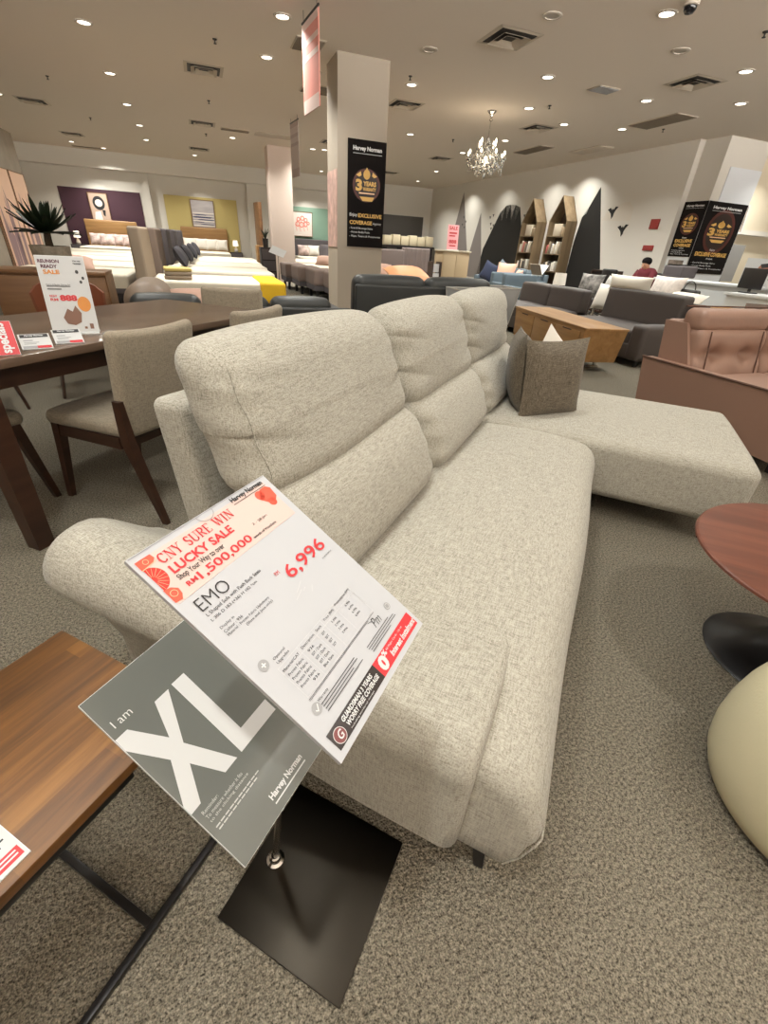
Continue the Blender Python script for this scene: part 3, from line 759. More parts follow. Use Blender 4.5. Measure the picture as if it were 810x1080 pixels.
for r_ in range(5):
    v = 199 + 6 * r_
    if r_ < 4:
        p.txt('Pronto Fabric', 29, v, 54, v + 3.2)
        p.txt('936' if r_ == 0 else 'SST / Dark', 64, v, 74 if r_ == 0 else 82, v + 3)
        p.txt('SST', 91, v, 97, v + 3); p.txt('7,996', 112, v, 122, v + 3); p.txt('6,996', 143, v, 153, v + 3)
    else: p.txt('936', 44, v, 54, v + 3); p.txt('Blue Slate', 64, v, 82, v + 3)
for v0, n in ((233, 1),): p.rect(24, v0, 166, v0 + .5); p.rect(24, v0 + 1.4, 150, v0 + 1.8)
p.txt('Warranty', 30, 240, 48, 244)
for q, (a, b2) in enumerate(((30, 98), (30, 100), (30, 88), (30, 104))): p.rect(a, 246 + 3.2 * q, b2, 246.9 + 3.2 * q)
for q, (a, b2) in enumerate(((120, 176), (120, 186), (122, 188), (122, 170))): p.rect(a, 252 + 3 * q, b2, 252.8 + 3 * q)
p.txt('Pm', 151, 236, 166, 248, -.01, 3); p.line(146, 236, 153, 238, .5)
p.build('lettering', M_hn, pbd, 0)
p = Print(k2)
for u in (26, 58, 86, 103, 130, 168): p.line(u, 188, u, 231, .35)
for v in (188, 196.5, 231): p.line(26, v, 168, v, .35)
p.line(110, 146, 126, 139, .5); p.line(102, 152, 118, 147, .45); p.line(126, 158, 133, 152, .45); p.line(118, 150, 124, 148, .4)
p.build('table_rule', mat('print_faint', srgb(205, 205, 206), .4), pbd, 0)
p = Print(k2)
p.disc(18.5, 174, 6.2); p.disc(24, 245, 6.2); p.disc(189, 243, 5); p.build('round_mark', M_inkgrey, pbd, 0)
p = Print(k3)
p.rect(15.5, 173.3, 21.5, 174.7); p.rect(17.8, 171, 19.2, 177); p.line(21, 245.5, 23.2, 248, 1.1); p.line(23, 248, 27.5, 242, 1.1); p.ring(189, 243, 3.6, .6)
M_pw = mat('print_white', (0.66, 0.66, 0.66), .3)
p.build('lettering', M_pw, pbd, 0)
p = Print(k1); p.rect(9, 269, 108, 290); p.build('printed_strip', mat('print_espresso', srgb(42, 34, 33), .25), pbd, 0)
p = Print(k1); p.rect(108, 269, 204, 290); p.build('printed_strip', mat('print_redstrip', srgb(206, 52, 58), .25), pbd, 0)
p = Print(k2); p.disc(20, 280.5, 8); p.build('emblem', mat('print_maroon', srgb(110, 52, 52), .3), pbd, 0)
p = Print(k3); p.ring(20, 280.5, 8.2, .7); p.txt('G', 16.5, 276, 23.5, 285, .02, 2)
p.txt('GUARDSMAN 3 YEARS', 32, 271.5, 96, 277, .035, 1); p.txt('WORRY FREE COVERAGE', 33, 278.5, 102, 284, .035, 1); p.txt('Including accidental damage', 34, 286, 84, 288.3)
p.txt('0', 112, 270.5, 127, 288, .06, 2); p.txt('%', 127, 270, 135, 277, .04); p.txt('All Major Cards - Up to', 136, 272, 180, 275.5); p.txt('Interest Instalment', 137, 278, 202, 286, .035, 2)
p.build('lettering', M_pw, pbd, 0)

# grey XL board hanging lower on the same stand
XT = Vector((-0.481, 0.163, 0.713)); XV = Vector((0.25, -0.002, -0.16)).normalized(); XU = Vector((0.03, 0.999, 0.027)); XU = (XU - XV * XU.dot(XV)).normalized(); XN = XV.cross(XU).normalized()
if XN.z < 0: XN = -XN
def xf(off): return lambda u, v: tuple(XT + XU * (u / 1000) + XV * (v / 1000) + XN * off - SB)
xb = slab('size_board', XT, XU, XV, XN, 210, 297, 0.005, M_acr)
p = Print(xf(0.0004)); p.rect(0.6, 0.6, 209.4, 296.4); p.build('printed_sheet', mat('sheet_grey', srgb(96, 99, 96), 0.16, coat=.4, bump=.03, bscale=35), xb, 0)
p = Print(xf(0.0009))
p.pol([(1, 65), (18, 65), (44, 112), (62, 63), (85, 63), (51, 131), (83, 201), (60, 201), (39, 156), (16, 201), (0.6, 201), (0.6, 187), (27, 134), (0.6, 84)])
p.pol([(92, 61), (114, 61), (114, 178), (168, 178), (168, 201), (92, 201)])
p.txt('I am', 10, 43, 36, 54, -.006)
serif_hn(p, 75, 269, 144, 281); p.rect(75, 283, 144, 285)
p.build('lettering', M_pw, xb, 0)
p = Print(xf(0.0009))
p.txt('Reminder:', 9, 209, 35, 214); p.txt('To measure whether it fits', 9, 216.5, 73, 221.5); p.txt('to the clicking distance', 9, 224, 78, 229)
for a, b2, v in ((9, 90, 236.5), (10, 82, 241)):
    u = a
    while u < b2: p.rect(u, v - 1.2, min(b2, u + 7), v + .6); u += 8.2
p.build('lettering', mat('print_softgrey', srgb(190, 190, 188), .4), xb, 0)

# ================================================================== ACACIA SIDE TABLE
M_acacia = wood('acacia', (srgb(56, 34, 13), srgb(104, 68, 29), srgb(138, 96, 46)), 1, 0.042, 0.42, 30, tone=.26)
tb = thing('side_table', 'acacia wood side table on thin black metal frame', 'table', (-0.69, -0.2, 0))
TB = Vector((-0.69, -0.2, 0))
def tp(mb, name, m, parent=tb, **k):
    for v in mb.bm.verts: v.co -= TB
    return mb.build(name, m, parent, **k)
tp(MB().box(-0.875, -0.505, -0.62, 0.33, 0.478, 0.5, bev=.002), 'table_top', M_acacia)
for x in (-0.515, -0.865):
    f = tp(MB().box(x - .008, x + .008, -0.6, 0.40, 0.0005, 0.0165, bev=.002), 'floor_bar', M_blackmetal)
    tp(MB().box(x - .008, x + .008, -0.596, -0.58, 0.0165, 0.478, bev=.002), 'leg', M_blackmetal)
    tp(MB().box(x - .008, x + .008, -0.58, 0.2, 0.462, 0.478, bev=.002), 'top_bar', M_blackmetal)
tp(MB().box(-0.857, -0.523, 0.117, 0.133, 0.0005, 0.0165, bev=.002), 'cross_bar', M_blackmetal)
tp(MB().box(-0.857, -0.523, -0.596, -0.58, 0.0005, 0.0165, bev=.002), 'cross_bar', M_blackmetal)

def card(name, label, cat, x, y, z, w, h, rz, tilt, title, group=None, red=True, cap=None):
    """small price card lying or leaning; w x h in metres"""
    t = thing(name, label, cat, (x, y, z), rz, group)
    R = Matrix.Rotation(tilt, 4, 'X')
    MB().box(-w/2, w/2, -.0, .003, 0, h, M=R).build('acrylic_holder', M_acr, t)
    return t, (lambda off: (lambda u, v: tuple(R @ Vector((-w/2 + u * w, -off, h - v * h)))))
t, f = card('price_card', 'small white price card with red footer lying on the acacia table', 'sign', -0.521, 0.003, 0.502, 0.11, 0.085, PI / 2, -PI / 2 + .04, '')
p = Print(f(.0006)); p.rect(.01, .01, .99, .99); p.build('printed_sheet', M_paper, t, 0)
p = Print(f(.001)); p.rect(.04, .72, .96, .93); p.build('printed_strip', M_red, t, 0)
p = Print(f(.001))
for v, a, b2 in ((.1, .1, .6), (.2, .1, .8), (.34, .45, .9), (.44, .5, .92), (.54, .5, .85)): p.rect(a, v, b2, v + .035)
p.build('lettering', M_hn, t, 0)
p = Print(f(.0014)); p.rect(.55, .77, .92, .8); p.rect(.55, .84, .92, .87); p.build('lettering', M_pw, t, 0)

# ================================================================== ROUND COFFEE TABLE AND POUF
M_walnut = wood('walnut', (srgb(62, 32, 22), srgb(92, 50, 36), srgb(118, 70, 52)), 0, 0, 0.4, 8)
t = thing('coffee_table', 'round walnut pedestal coffee table with black trumpet foot', 'table', (0.91, 1.665, 0))
MB().lathe([(0, 0.408), (0.36, 0.408), (0.415, 0.416), (0.428, 0.424), (0.426, 0.431), (0.42, 0.434), (0, 0.434)], 72).build('table_top', M_walnut, t, 25)
MB().lathe([(0, 0.0005), (0.245, 0.0005), (0.25, 0.006), (0.24, 0.014), (0.19, 0.03), (0.12, 0.062), (0.07, 0.115), (0.045, 0.19), (0.04, 0.28), (0.05, 0.35), (0.085, 0.395), (0.12, 0.408), (0, 0.408)], 56).build('pedestal', mat('pedestal_black', (0.012, 0.012, 0.013), 0.32), t, 40)
t = thing('pouf', 'cream leather drum pouf beside the round table', 'pouf', (0.865, 1.06, 0))
M_cream_l = mat('cream_leather', srgb(216, 208, 176), 0.45, bump=.12, bscale=160)
MB().lathe([(0, 0.02), (0.262, 0.02), (0.272, 0.03), (0.288, 0.07), (0.296, 0.13), (0.294, 0.2), (0.284, 0.27), (0.266, 0.335), (0.245, 0.372), (0.235, 0.38), (0.228, 0.384), (0.19, 0.394), (0.1, 0.402), (0, 0.404)], 64).build('body', M_cream_l, t, 60)
ring = [(0.238 * math.cos(2 * PI * k / 48), 0.238 * math.sin(2 * PI * k / 48), 0.381) for k in range(49)]
MB().tube(ring, 0.0035, 6, cap=False).build('piping', M_cream_l, t, 60)
MB().lathe([(0, 0.0005), (0.25, 0.0005), (0.262, 0.02), (0, 0.02)], 48).build('base', M_black, t, 40)
# ================================================================== DINING SET
M_dwood = wood('espresso_wood', (srgb(34, 20, 14), srgb(52, 32, 22), srgb(66, 42, 30)), 1, 0, 0.35, 8)
M_tabletop = wood('table_brown', (srgb(84, 68, 56), srgb(98, 80, 67), srgb(110, 92, 78)), 1, 0, 0.24, 6)
M_chairfab = weave('chair_weave', srgb(108, 98, 84), srgb(142, 132, 116), srgb(160, 150, 134), 1.2, contrast=(.34, .5, .66))
TR = math.radians(4.6); TC = Vector((-2.505, 1.69, 0))
def tl(x, y, z=0):       # dining-table metres -> world
    return Vector((TC.x + x * math.cos(TR) - y * math.sin(TR), TC.y + x * math.sin(TR) + y * math.cos(TR), z))
t = thing('dining_table', 'long dark brown wooden dining table with price signs on it', 'table', TC, TR)
MB().box(-.46, .46, -.96, .96, .765, .80, bev=.004).build('table_top', M_tabletop, t)
MB().box(-.40, .40, -.88, -.86, .68, .765).box(-.40, .40, .86, .88, .68, .765).box(-.40, -.38, -.86, .86, .68, .765).box(.38, .40, -.86, .86, .68, .765).build('apron', M_dwood, t)
for sx in (-1, 1):
    for sy in (-1, 1):
        b = MB(); x, y = sx * .405, sy * .895
        b.loft([[(x + a * .036 - sx * .0, y + c * .036, 0) for a, c in ((-1, -1), (1, -1), (1, 1), (-1, 1))], [(x + a * .045, y + c * .045, .765) for a, c in ((-1, -1), (1, -1), (1, 1), (-1, 1))]])
        b.build('leg', M_dwood, t)

def dining_chair(label, loc, rz):
    """faces local +Y"""
    t = thing('dining_chair', label, 'chair', loc, rz, 'beige dining chairs')
    def bf(v):
        x, y, z = v
        return (x * (1 + .03 * (z + .23) / .46), y - 0.13 * (z + .23) + .014 * (1 - (x / .23) ** 2) * (1 if y < 9 else 0) * -1, z + (.012 * (2 * x / .46) ** 2 if z > .15 else 0))
    MB().soft((0, -.20, .645), (.46, .065, .46), .03, (8, 2, 8), bf).build('backrest', M_chairfab, t)
    MB().soft((0, .04, .445), (.47, .47, .07), .03, (6, 6, 2), lambda v: (v[0] * (1 + .04 * v[1] / .23), v[1], v[2] + (.01 * (1 - (v[0] / .23) ** 2) if v[2] > 0 else 0))).build('seat', M_chairfab, t)
    MB().box(-.215, .215, .225, .25, .36, .415).box(-.215, .215, -.19, -.165, .36, .415).box(-.23, -.205, -.17, .24, .36, .415).box(.205, .23, -.17, .24, .36, .415).build('seat_rail', M_dwood, t)
    q4 = ((-1, -1), (1, -1), (1, 1), (-1, 1))
    for sx in (-1, 1):
        b = MB(); b.loft([[(sx * .222 + a * .014, .30 + c * .014, 0) for a, c in q4], [(sx * .215 + a * .022, .225 + c * .022, .42) for a, c in q4]]); b.build('leg', M_dwood, t)
        b = MB(); b.loft([[(sx * .225 + a * .013, -.34 + c * .014, 0) for a, c in q4], [(sx * .225 + a * .02, -.225 + c * .026, .40) for a, c in q4], [(sx * .238 + a * .012, -.235 + c * .02, .60) for a, c in q4]]); b.build('leg', M_dwood, t)
    return t
ch = dining_chair('beige upholstered dining chair nearest the sofa, its back in full view', tl(.42, -.30), PI / 2 + TR)
dup(ch, tl(.42, .50), PI / 2 + TR, 'beige dining chair half hidden by the sofa back cushion')
dup(ch, tl(-.02, 1.08), PI + TR + .42, 'beige dining chair at the far end of the dining table')
dup(ch, tl(-.16, -.86), TR, 'beige dining chair pushed in at the near end of the table')

# 888 sale sign on the table
def lean_sign(name, label, loc, rz, w, h, lean, msheet=None, foot=True, cat='sign', group=None):
    t = thing(name, label, cat, loc, rz, group)
    R = Matrix.Rotation(-lean, 4, 'X')
    MB().box(-w/2, w/2, 0, .004, 0, h, M=R).build('acrylic_holder', M_acr, t)
    if foot: MB().box(-w/2, w/2, -.05, .05, 0.0005, .004).build('foot', M_acr, t)
    f = lambda off: (lambda u, v: tuple(R @ Vector((-w/2 + u * w, -off, h - v * h))))
    p = Print(f(.001)); p.rect(.01, .01, .99, .99); p.build('printed_sheet', msheet or M_paper, t, 0)
    return t, f
M_plum = mat('print_plum', srgb(92, 52, 66), .4); M_amber = mat('print_amber', srgb(202, 130, 56), .4); M_brownp = mat('print_brown', srgb(110, 76, 60), .4)
t, f = lean_sign('sale_sign', 'upright white sale sign with big red 888 on the dining table', (-2.271, 1.407, .80), .881, .19, .328, .291)
p = Print(f(.002)); p.txt('REUNION', .05, .05, .48, .095, .04); p.txt('READY', .09, .115, .42, .16, .04); p.build('lettering', M_plum, t, 0)
p = Print(f(.002)); p.txt('SALE', .11, .18, .44, .235, .04); p.disc(.80, .62, .14, .10); p.build('lettering', M_amber, t, 0)
p = Print(f(.002)); p.txt('888', .32, .50, .68, .58, .06); p.txt('NOW', .12, .50, .27, .53, .03); p.txt('RM', .12, .545, .28, .58, .03); p.build('lettering', M_red, t, 0)
p = Print(f(.002)); p.txt('Harvey', .76, .05, .93, .075, .03); p.txt('Norman', .76, .08, .93, .105, .03); p.rect(.11, .385, .60, .395); p.txt('Harry 4-Seater Dining Set', .11, .36, .60, .385); p.rect(.11, .42, .40, .432)
for u, v, r in ((.80, .20, .035), (.90, .28, .03), (.84, .33, .03)): p.disc(u, v, r, r * .7)
p.build('lettering', M_hn, t, 0)
p = Print(f(.0025)); p.pol([(.30, .80), (.42, .68), (.52, .72), (.60, .64), (.70, .74), (.66, .86), (.52, .90), (.36, .88)]); p.rect(.70, .92, .76, .95); p.rect(.82, .88, .9, .95); p.build('furniture_print', M_brownp, t, 0)
def mini_card(label, x, y, rz, tilt, w=.105, h=.085):
    t, f = lean_sign('price_card', label, tl(x, y, .802), rz, w, h, tilt, foot=False)
    p = Print(f(.002)); p.rect(.05, .05, .95, .26); p.build('printed_strip', M_ink, t, 0)
    p = Print(f(.003)); p.txt('Harvey Norman', .2, .09, .8, .21, .04); p.build('lettering', M_pw, t, 0)
    p = Print(f(.002)); p.rect(.12, .42, .42, .48); p.rect(.12, .56, .6, .6); p.rect(.12, .65, .5, .69); p.rect(.05, .8, .5, .96); p.build('printed_line', M_inkgrey, t, 0)
    p = Print(f(.002)); p.rect(.5, .8, .95, .96); p.build('printed_strip', M_red, t, 0)
mini_card('small white price card beside the red board on the dining table', .41, -.63, 1.12, 1.0)
mini_card('small white price card in front of the 888 sign', .41, -.49, 1.12, 1.0)
t, f = lean_sign('special_sign', 'red board with white lettering at the table edge by two price cards', tl(.41, -.79, .802), 1.1, .15, .13, .55, M_red, foot=False)
p = Print(lambda u, v: f(.002)(1 - (1 - u) , v)); 
p2 = Print(lambda u, v: f(.002)(v, 1 - u)); p2.txt('specials', .06, .62, .94, .92, .03); p2.build('lettering', M_pw, t, 0)
p.bm.free()

# sideboard, brown shell chairs and agave behind the table
M_oakd = wood('sideboard_wood', (srgb(92, 62, 38), srgb(116, 82, 52), srgb(132, 98, 64)), 0, 0, .45, 7)
def sideboard(x, y, w, d, h):
    t = rthing('sideboard', 'brown wooden sideboard behind the dining table', 'cabinet', x, y)
    MB().box(-w/2, w/2, -d/2, d/2, h - .03, h, bev=.003).build('top', M_oakd, t)
    MB().box(-w/2, w/2, -d/2 + .02, d/2, .12, h - .03).build('body', M_oakd, t)
    for k in range(2):
        dd = MB().box(-w/2 + .02 + k * (w/2 - .01), -w/2 + .01 + (k + 1) * (w/2 - .01), -d/2, -d/2 + .02, .15, h - .05, bev=.003).build('door', M_oakd, t)
        MB().box(-.012 + (k * 2 - 1) * .04, .012 + (k * 2 - 1) * .04, -d/2 - .02, -d/2, .5, .62).build('handle', M_blackmetal, dd)
    for sx in (-1, 1):
        for sy in (-1, 1): MB().box(sx * (w/2 - .06) - .02, sx * (w/2 - .06) + .02, sy * (d/2 - .05) - .02, sy * (d/2 - .05) + .02, 0, .12).build('leg', M_dwood, t)
sideboard(-1.36, 5.6, 0.92, .44, .865)
M_tanl = mat('chestnut_leather', srgb(112, 62, 40), .45, bump=.08, bscale=90)
def shell_chair(label, x, y, rz):
    t = rthing('leather_chair', label, 'chair', x, y, 0, rz, 'chestnut leather chairs')
    rings = []
    for i in range(9):
        a = -1.15 + 2.3 * i / 8
        rings.append([(.27 * math.sin(a) * k, .25 * math.cos(a) * k + .0, z) for k, z in ((.92, .42), (1.0, .60), (1.06, .86 - .10 * abs(a / 1.15) ** 2), (1.0, .86 - .10 * abs(a / 1.15) ** 2), (.92, .62), (.84, .44))])
    MB().loft(rings).build('backrest', M_tanl, t, 50)
    MB().soft((0, .0, .43), (.46, .44, .08), .035, (4, 4, 2)).build('seat', M_tanl, t)
    for sx in (-1, 1):
        for sy in (-1, 1): MB().tube([(sx * .24, sy * .22, 0), (sx * .17, sy * .15, .41)], [.011, .016], 8).build('leg', M_dwood, t)
shell_chair('chestnut leather chair behind the 888 sign', -1.05, 4.55, .25)
shell_chair('chestnut leather chair behind the red specials board', -1.72, 4.15, .4)

t = rthing('potted_agave', 'spiky dark green agave in a wide stone bowl on the sideboard', 'plant', -1.34, 5.62, .865)
t.scale = (.80, .80, .92)
MB().lathe([(0, 0), (.15, 0), (.19, .06), (.205, .21), (.19, .21), (.175, .17), (0, .165)], 32).build('bowl', mat('stone_bowl', srgb(150, 142, 128), .8, noise=.2, nscale=30), t, 40)
MB().tube([(0, 0, .16), (.0, 0, .25), (.01, 0, .33)], [.045, .04, .035], 10).build('stem', mat('agave_stem', srgb(70, 58, 44), .8), t)
M_agave = mat('agave_green', srgb(24, 36, 20), .45, noise=.3, nscale=10)
for ring, (n, el, ln) in enumerate(((15, .12, .34), (14, .38, .33), (12, .68, .30), (9, 1.1, .26))):
    for k in range(n):
        a = 2 * PI * (k + .5 * (ring % 2)) / n + random.uniform(-.1, .1); e0 = el + random.uniform(-.07, .07); L0 = ln * random.uniform(.9, 1.1)
        d = Vector((math.cos(a), math.sin(a), 0)); sd = Vector((-math.sin(a), math.cos(a), 0))
        b = MB(); rings = []
        for q in range(7):
            u = q / 6; r = L0 * u; z = .32 + r * math.sin(e0) + .05 * u * u * (1 if ring else -.6); c = d * (r * math.cos(e0) + .02) + Vector((0, 0, z)); wd = .036 * (1 - u) ** .7 * (1 + 1.2 * u) + .001
            rings.append([c - sd * wd + Vector((0, 0, .006)), c - Vector((0, 0, .005)), c + sd * wd + Vector((0, 0, .006)), c + Vector((0, 0, .004))])
        b.loft(rings).build('leaf', M_agave, t, 60)

# ================================================================== SOFAS OF THE MIDDLE GROUND
def sofa_gen(name, label, cat, x, y, rz, w, d, n, seat_h, back_h, arm_h, arm_w, m, arms=(1, 1), back_t=.2, roll=False, group=None, feet=.08, head=0.0):
    """local: back along +Y, faces -Y"""
    t = rthing(name, label, cat, x, y, 0, rz, group)
    x0 = -w/2 + (arm_w if arms[0] else 0); x1 = w/2 - (arm_w if arms[1] else 0)
    MB().soft((0, -.01, (feet + seat_h - .16) / 2 + .01), (w - .02, d - .04, seat_h - .16 - feet), .02, (3, 3, 2)).build('base', m, t)
    sw = (x1 - x0) / n
    for k in range(n):
        cx = x0 + sw * (k + .5)
        MB().soft((cx, -back_t / 2 + .01, seat_h - .08), (sw - .008, d - back_t, .18), .045, (6, 6, 2), lambda v: (v[0], v[1], v[2] + (.015 * (1 - (2 * v[0] / sw) ** 2) if v[2] > 0 else 0))).build('seat_cushion', m, t)
        hh = back_h - seat_h + .02
        bf = lambda v: (v[0], v[1] - .02 * (1 - (2 * v[0] / sw) ** 2) * (1 if v[1] < 0 else -.5) + .14 * (v[2] + hh / 2) * .5, v[2] + .012 * (1 - (2 * v[0] / sw) ** 2) * (1 if v[2] > 0 else 0))
        bc = MB().soft((cx, d/2 - back_t/2 - .02, seat_h + hh / 2 - .02), (sw - .008, back_t, hh), min(.09 if m is not M_gry else .045, back_t * .45), (8, 3, 8), bf).build('back_cushion', m, t)
        if head:
            MB().soft((cx, d/2 - back_t/2 + .06, back_h + head / 2 - .03), (sw - .02, back_t * .8, head), .07, (8, 3, 4)).build('headrest', m, bc)
    MB().soft((0, d/2 - .03, (feet + back_h - .06) / 2), (w - .02, .06, back_h - feet - .1), .025, (3, 2, 4), lambda v: (v[0], v[1] + .07 * (v[2] + .4) * .6, v[2])).build('back_panel', m, t)
    for sx, on in ((-1, arms[0]), (1, arms[1])):
        if on: MB().soft((sx * (w/2 - arm_w/2), -.01, (arm_h + feet) / 2), (arm_w, d - .02, arm_h - feet), arm_w * (.48 if roll else .25), (3, 5, 4)).build('armrest', m, t)
    for sx in (-1, 1):
        for sy in (-1, 1): MB().box(sx * (w/2 - .08) - .02, sx * (w/2 - .08) + .02, sy * (d/2 - .1) - .02, sy * (d/2 - .1) + .02, 0, feet + .01).build('foot', M_black, t)
    return t
M_blk = mat('black_leather', srgb(50, 52, 52), .42, bump=.05, bscale=80)
M_gry = mat('grey_leather', srgb(70, 63, 60), .55, bump=.06, bscale=70)
M_taupe = mat('taupe_leather', srgb(128, 112, 98), .5)
s1 = sofa_gen('leather_sofa', 'low-backed charcoal leather sofa behind the dining table', 'sofa', .36, 5.42, PI, 2.12, 1.0, 3, .43, .725, .60, .2, M_blk, (1, 0), .24)
MB().soft((.92, -.12, .50), (.42, .95, .62), .19, (3, 5, 4), k=4).build('rolled_arm', M_taupe, s1)
s2 = sofa_gen('leather_sofa', 'high-backed charcoal leather sofa in front of the bannered column', 'sofa', 2.27, 5.42, PI, 1.66, 1.0, 2, .43, .955, .58, .12, M_blk, (0, 0), .22)
M_pinkp = mat('dusty_pink_cloth', srgb(184, 150, 134), .9)
def rcushion(label, x, y, z, w, h, t_, rz, tilt, m, roll=0, group=None):
    p = rl(x, y, z); return cushion(label, p.x, p.y, p.z, w, h, t_, R45 + rz, tilt, m, roll, group)
rcushion('dusty pink cushion lying on the charcoal sofa seat, nearer the rolled arm', -.16, 5.6, .60, .45, .38, .18, .2, -1.0, M_pinkp)
rcushion('dusty pink cushion lying on the charcoal sofa seat, nearer the yellow blanket', .22, 5.7, .60, .42, .36, .18, -.5, -.9, M_pinkp)

# wooden media cabinet, slanted ends
M_oak = wood('oak_honey', (srgb(124, 90, 52), srgb(150, 112, 68), srgb(166, 130, 84)), 1, 0, .45, 6)
t = rthing('media_cabinet', 'long honey oak media cabinet with slanted ends behind the chaise', 'cabinet', 4.64, 5.40, 0, -.19)
b = MB(); b.prism([(-.29, .17), (-.23, .13), (.23, .13), (.29, .17), (.29, .17)][:4] and [(-1.02, .50), (-.94, .12), (.94, .12), (1.02, .50)], lambda y, z: (-.29, y, z), lambda y, z: (.27, y, z)); b.build('body', M_oak, t, 0)
MB().box(-.30, .28, -1.03, 1.03, .50, .525, bev=.003).build('top', M_oak, t)
for k in range(3): 
    dd = MB().box(-.302, -.291, -.93 + k * .63, -.93 + k * .63 + .61, .16, .47, bev=.003).build('drawer', M_oak, t)
    MB().box(-.305, -.301, -.93 + k * .63 + .2, -.93 + k * .63 + .41, .455, .468).build('finger_groove', M_dwood, dd)
for sy in (-1, 1): MB().box(-.24, .22, sy * .7 - .02, sy * .7 + .02, 0, .025).box(-.2, -.17, sy * .7 - .02, sy * .7 + .02, .02, .125).box(.15, .18, sy * .7 - .02, sy * .7 + .02, .02, .125).build('sled_leg', M_steel, t)

# clear brochure boxes on stands beyond the sofa's far cushion
M_clear = mat('clear_acrylic', (0.72, 0.72, 0.71), .15, trans=.6, ior=1.2)
def clear_box(label, x, y, w, z1, rz):
    t = rthing('brochure_box', label, 'display box', x, y, 0, rz)
    b = MB(); k = .72; zb = z1 - .42
    b.loft([[(-w/2 * k, -w/2 * k, zb), (w/2 * k, -w/2 * k, zb), (w/2 * k, w/2 * k, zb), (-w/2 * k, w/2 * k, zb)], [(-w/2, -w/2, z1), (w/2, -w/2, z1), (w/2, w/2, z1), (-w/2, w/2, z1)]], cap=False)
    b.build('clear_bin', M_clear, t, 0)
    r = MB()
    for a, c in (((-1, -1), (1, -1)), ((1, -1), (1, 1)), ((1, 1), (-1, 1)), ((-1, 1), (-1, -1))): r.tube([(a[0] * w/2, a[1] * w/2, z1), (c[0] * w/2, c[1] * w/2, z1)], .008, 6)
    for a in ((-1, -1), (1, -1), (1, 1), (-1, 1)): r.tube([(a[0] * w/2, a[1] * w/2, z1), (a[0] * w/2 * k, a[1] * w/2 * k, zb)], .007, 6)
    r.build('rim', mat('rim_grey', srgb(176, 172, 164), .3), t)
    MB().box(-w/2 * .7, w/2 * .7, -w/2 * .7, w/2 * .7, zb - .02, zb).box(-.03, .03, -.03, .03, .02, zb - .02).box(-.15, .15, -.15, .15, 0.0005, .02).build('stand', M_steel, t)
    for q in range(3): MB().box(-w/2 * .6, w/2 * .6, -w/2 * .6 + .02 * q, w/2 * .5, zb + .02 + .1 * q, zb + .1 + .1 * q, M=Matrix.Rotation(.1 * q, 4, 'Z')).build('brochure_stack', mat('brochure_grey', srgb(150, 140, 126), .5) if q < 2 else M_paper, t)
clear_box('clear brochure box on a stand beside the oak cabinet', 3.46, 5.38, .40, .86, 0)
clear_box('clear brochure box on a stand in front of the charcoal sofa end', 2.62, 4.66, .33, .88, 0)

sofa_gen('grey_sofa', 'low dark grey leather sofa beyond the oak cabinet', 'sofa', 5.55, 7.40, -PI / 2, 1.75, 1.0, 2, .43, .77, .5, .1, M_gry, (0, 0), .2)
g2 = sofa_gen('grey_recliner', 'dark grey leather recliner with white bolster on its headrest', 'armchair', 5.72, 5.38, -PI / 2, 1.66, 1.0, 1, .43, .86, .53, .24, M_gry, (0, 1), .2)
rcushion('off-white bolster pillow lying along the grey recliner headrest', 6.13, 5.90, .93, .84, .22, .2, -PI / 2, .1, mat('bolster_cloth', srgb(232, 226, 212), .9))
rcushion('white cushion tucked between two grey leather backs', 6.55, 6.75, .66, .5, .42, .16, -PI / 2, -.25, M_linen)

# tan leather recliner sofa
M_tan = mat('tan_leather', srgb(142, 112, 97), .5, bump=.08, bscale=60)
M_tan2 = mat('tan_piping', srgb(84, 56, 44), .5)
t = rthing('tan_recliner_sofa', 'tan leather recliner sofa with tufted back and low slim arms', 'sofa', 4.35, 2.2, 0)
b = MB(); b.prism([(-.60, .10), (.68, .16), (.72, .55), (-.62, .55)], lambda y, z: (-.93 + (.55 - z) * .10, y, z), lambda y, z: (-.82, y, z)); a1 = b.build('armrest', M_tan, t, 0)
MB().tube([(-.935, -.62, .553), (-.935, .72, .553)], .008, 6).build('piping', M_tan2, a1)
b = MB(); b.prism([(-.60, .10), (.68, .16), (.72, .55), (-.62, .55)], lambda y, z: (.93 - (.55 - z) * .10, y, z), lambda y, z: (.82, y, z)); b.build('armrest', M_tan, t, 0)
MB().soft((0, 0, .22), (1.6, 1.16, .16), .02, (3, 3, 2)).build('base', M_tan, t)
for k in (-1, 1):
    cx = k * .40
    MB().soft((cx, -.12, .39), (.79, .92, .20), .06, (6, 6, 2)).build('seat_cushion', M_tan, t)
    def tuft(v):
        x, y, z = v; dep = 0
        for bx in (-.18, .18):
            dep += .06 * math.exp(-((x - bx) ** 2 + (z + .0) ** 2) / .0035)
        dep += .026 * math.exp(-(z) ** 2 / .0022)
        return (x, y + (dep if y < 0 else 0) - .0 + .2 * (z + .2), z)
    bc = MB().soft((cx, .42, .62), (.785, .22, .40), .06, (20, 3, 16), tuft).build('back_cushion', M_tan, t)
    MB().soft((cx, .51, .865), (.785, .2, .17), .06, (8, 3, 4), lambda v: (v[0], v[1] + .12 * v[2], v[2])).build('headrest', M_tan, t)
    for sx in (-1, 1):
        MB().tube([(cx + sx * .30, .305 + .2 * (z - .42) * 1.0, z) for z in (.45, .55, .65, .75, .8)], .005, 5).build('piping', M_tan2, bc)
MB().tube([(-.79, .60, .955), (.79, .60, .955)], .006, 6).build('piping', M_tan2, t)
b = MB(); b.prism([(.36, .5), (.66, .5), (.72, .84), (.52, .84)], lambda y, z: (-.82, y, z), lambda y, z: (-.78, y, z)); b.build('side_wing', M_tan, t, 0)
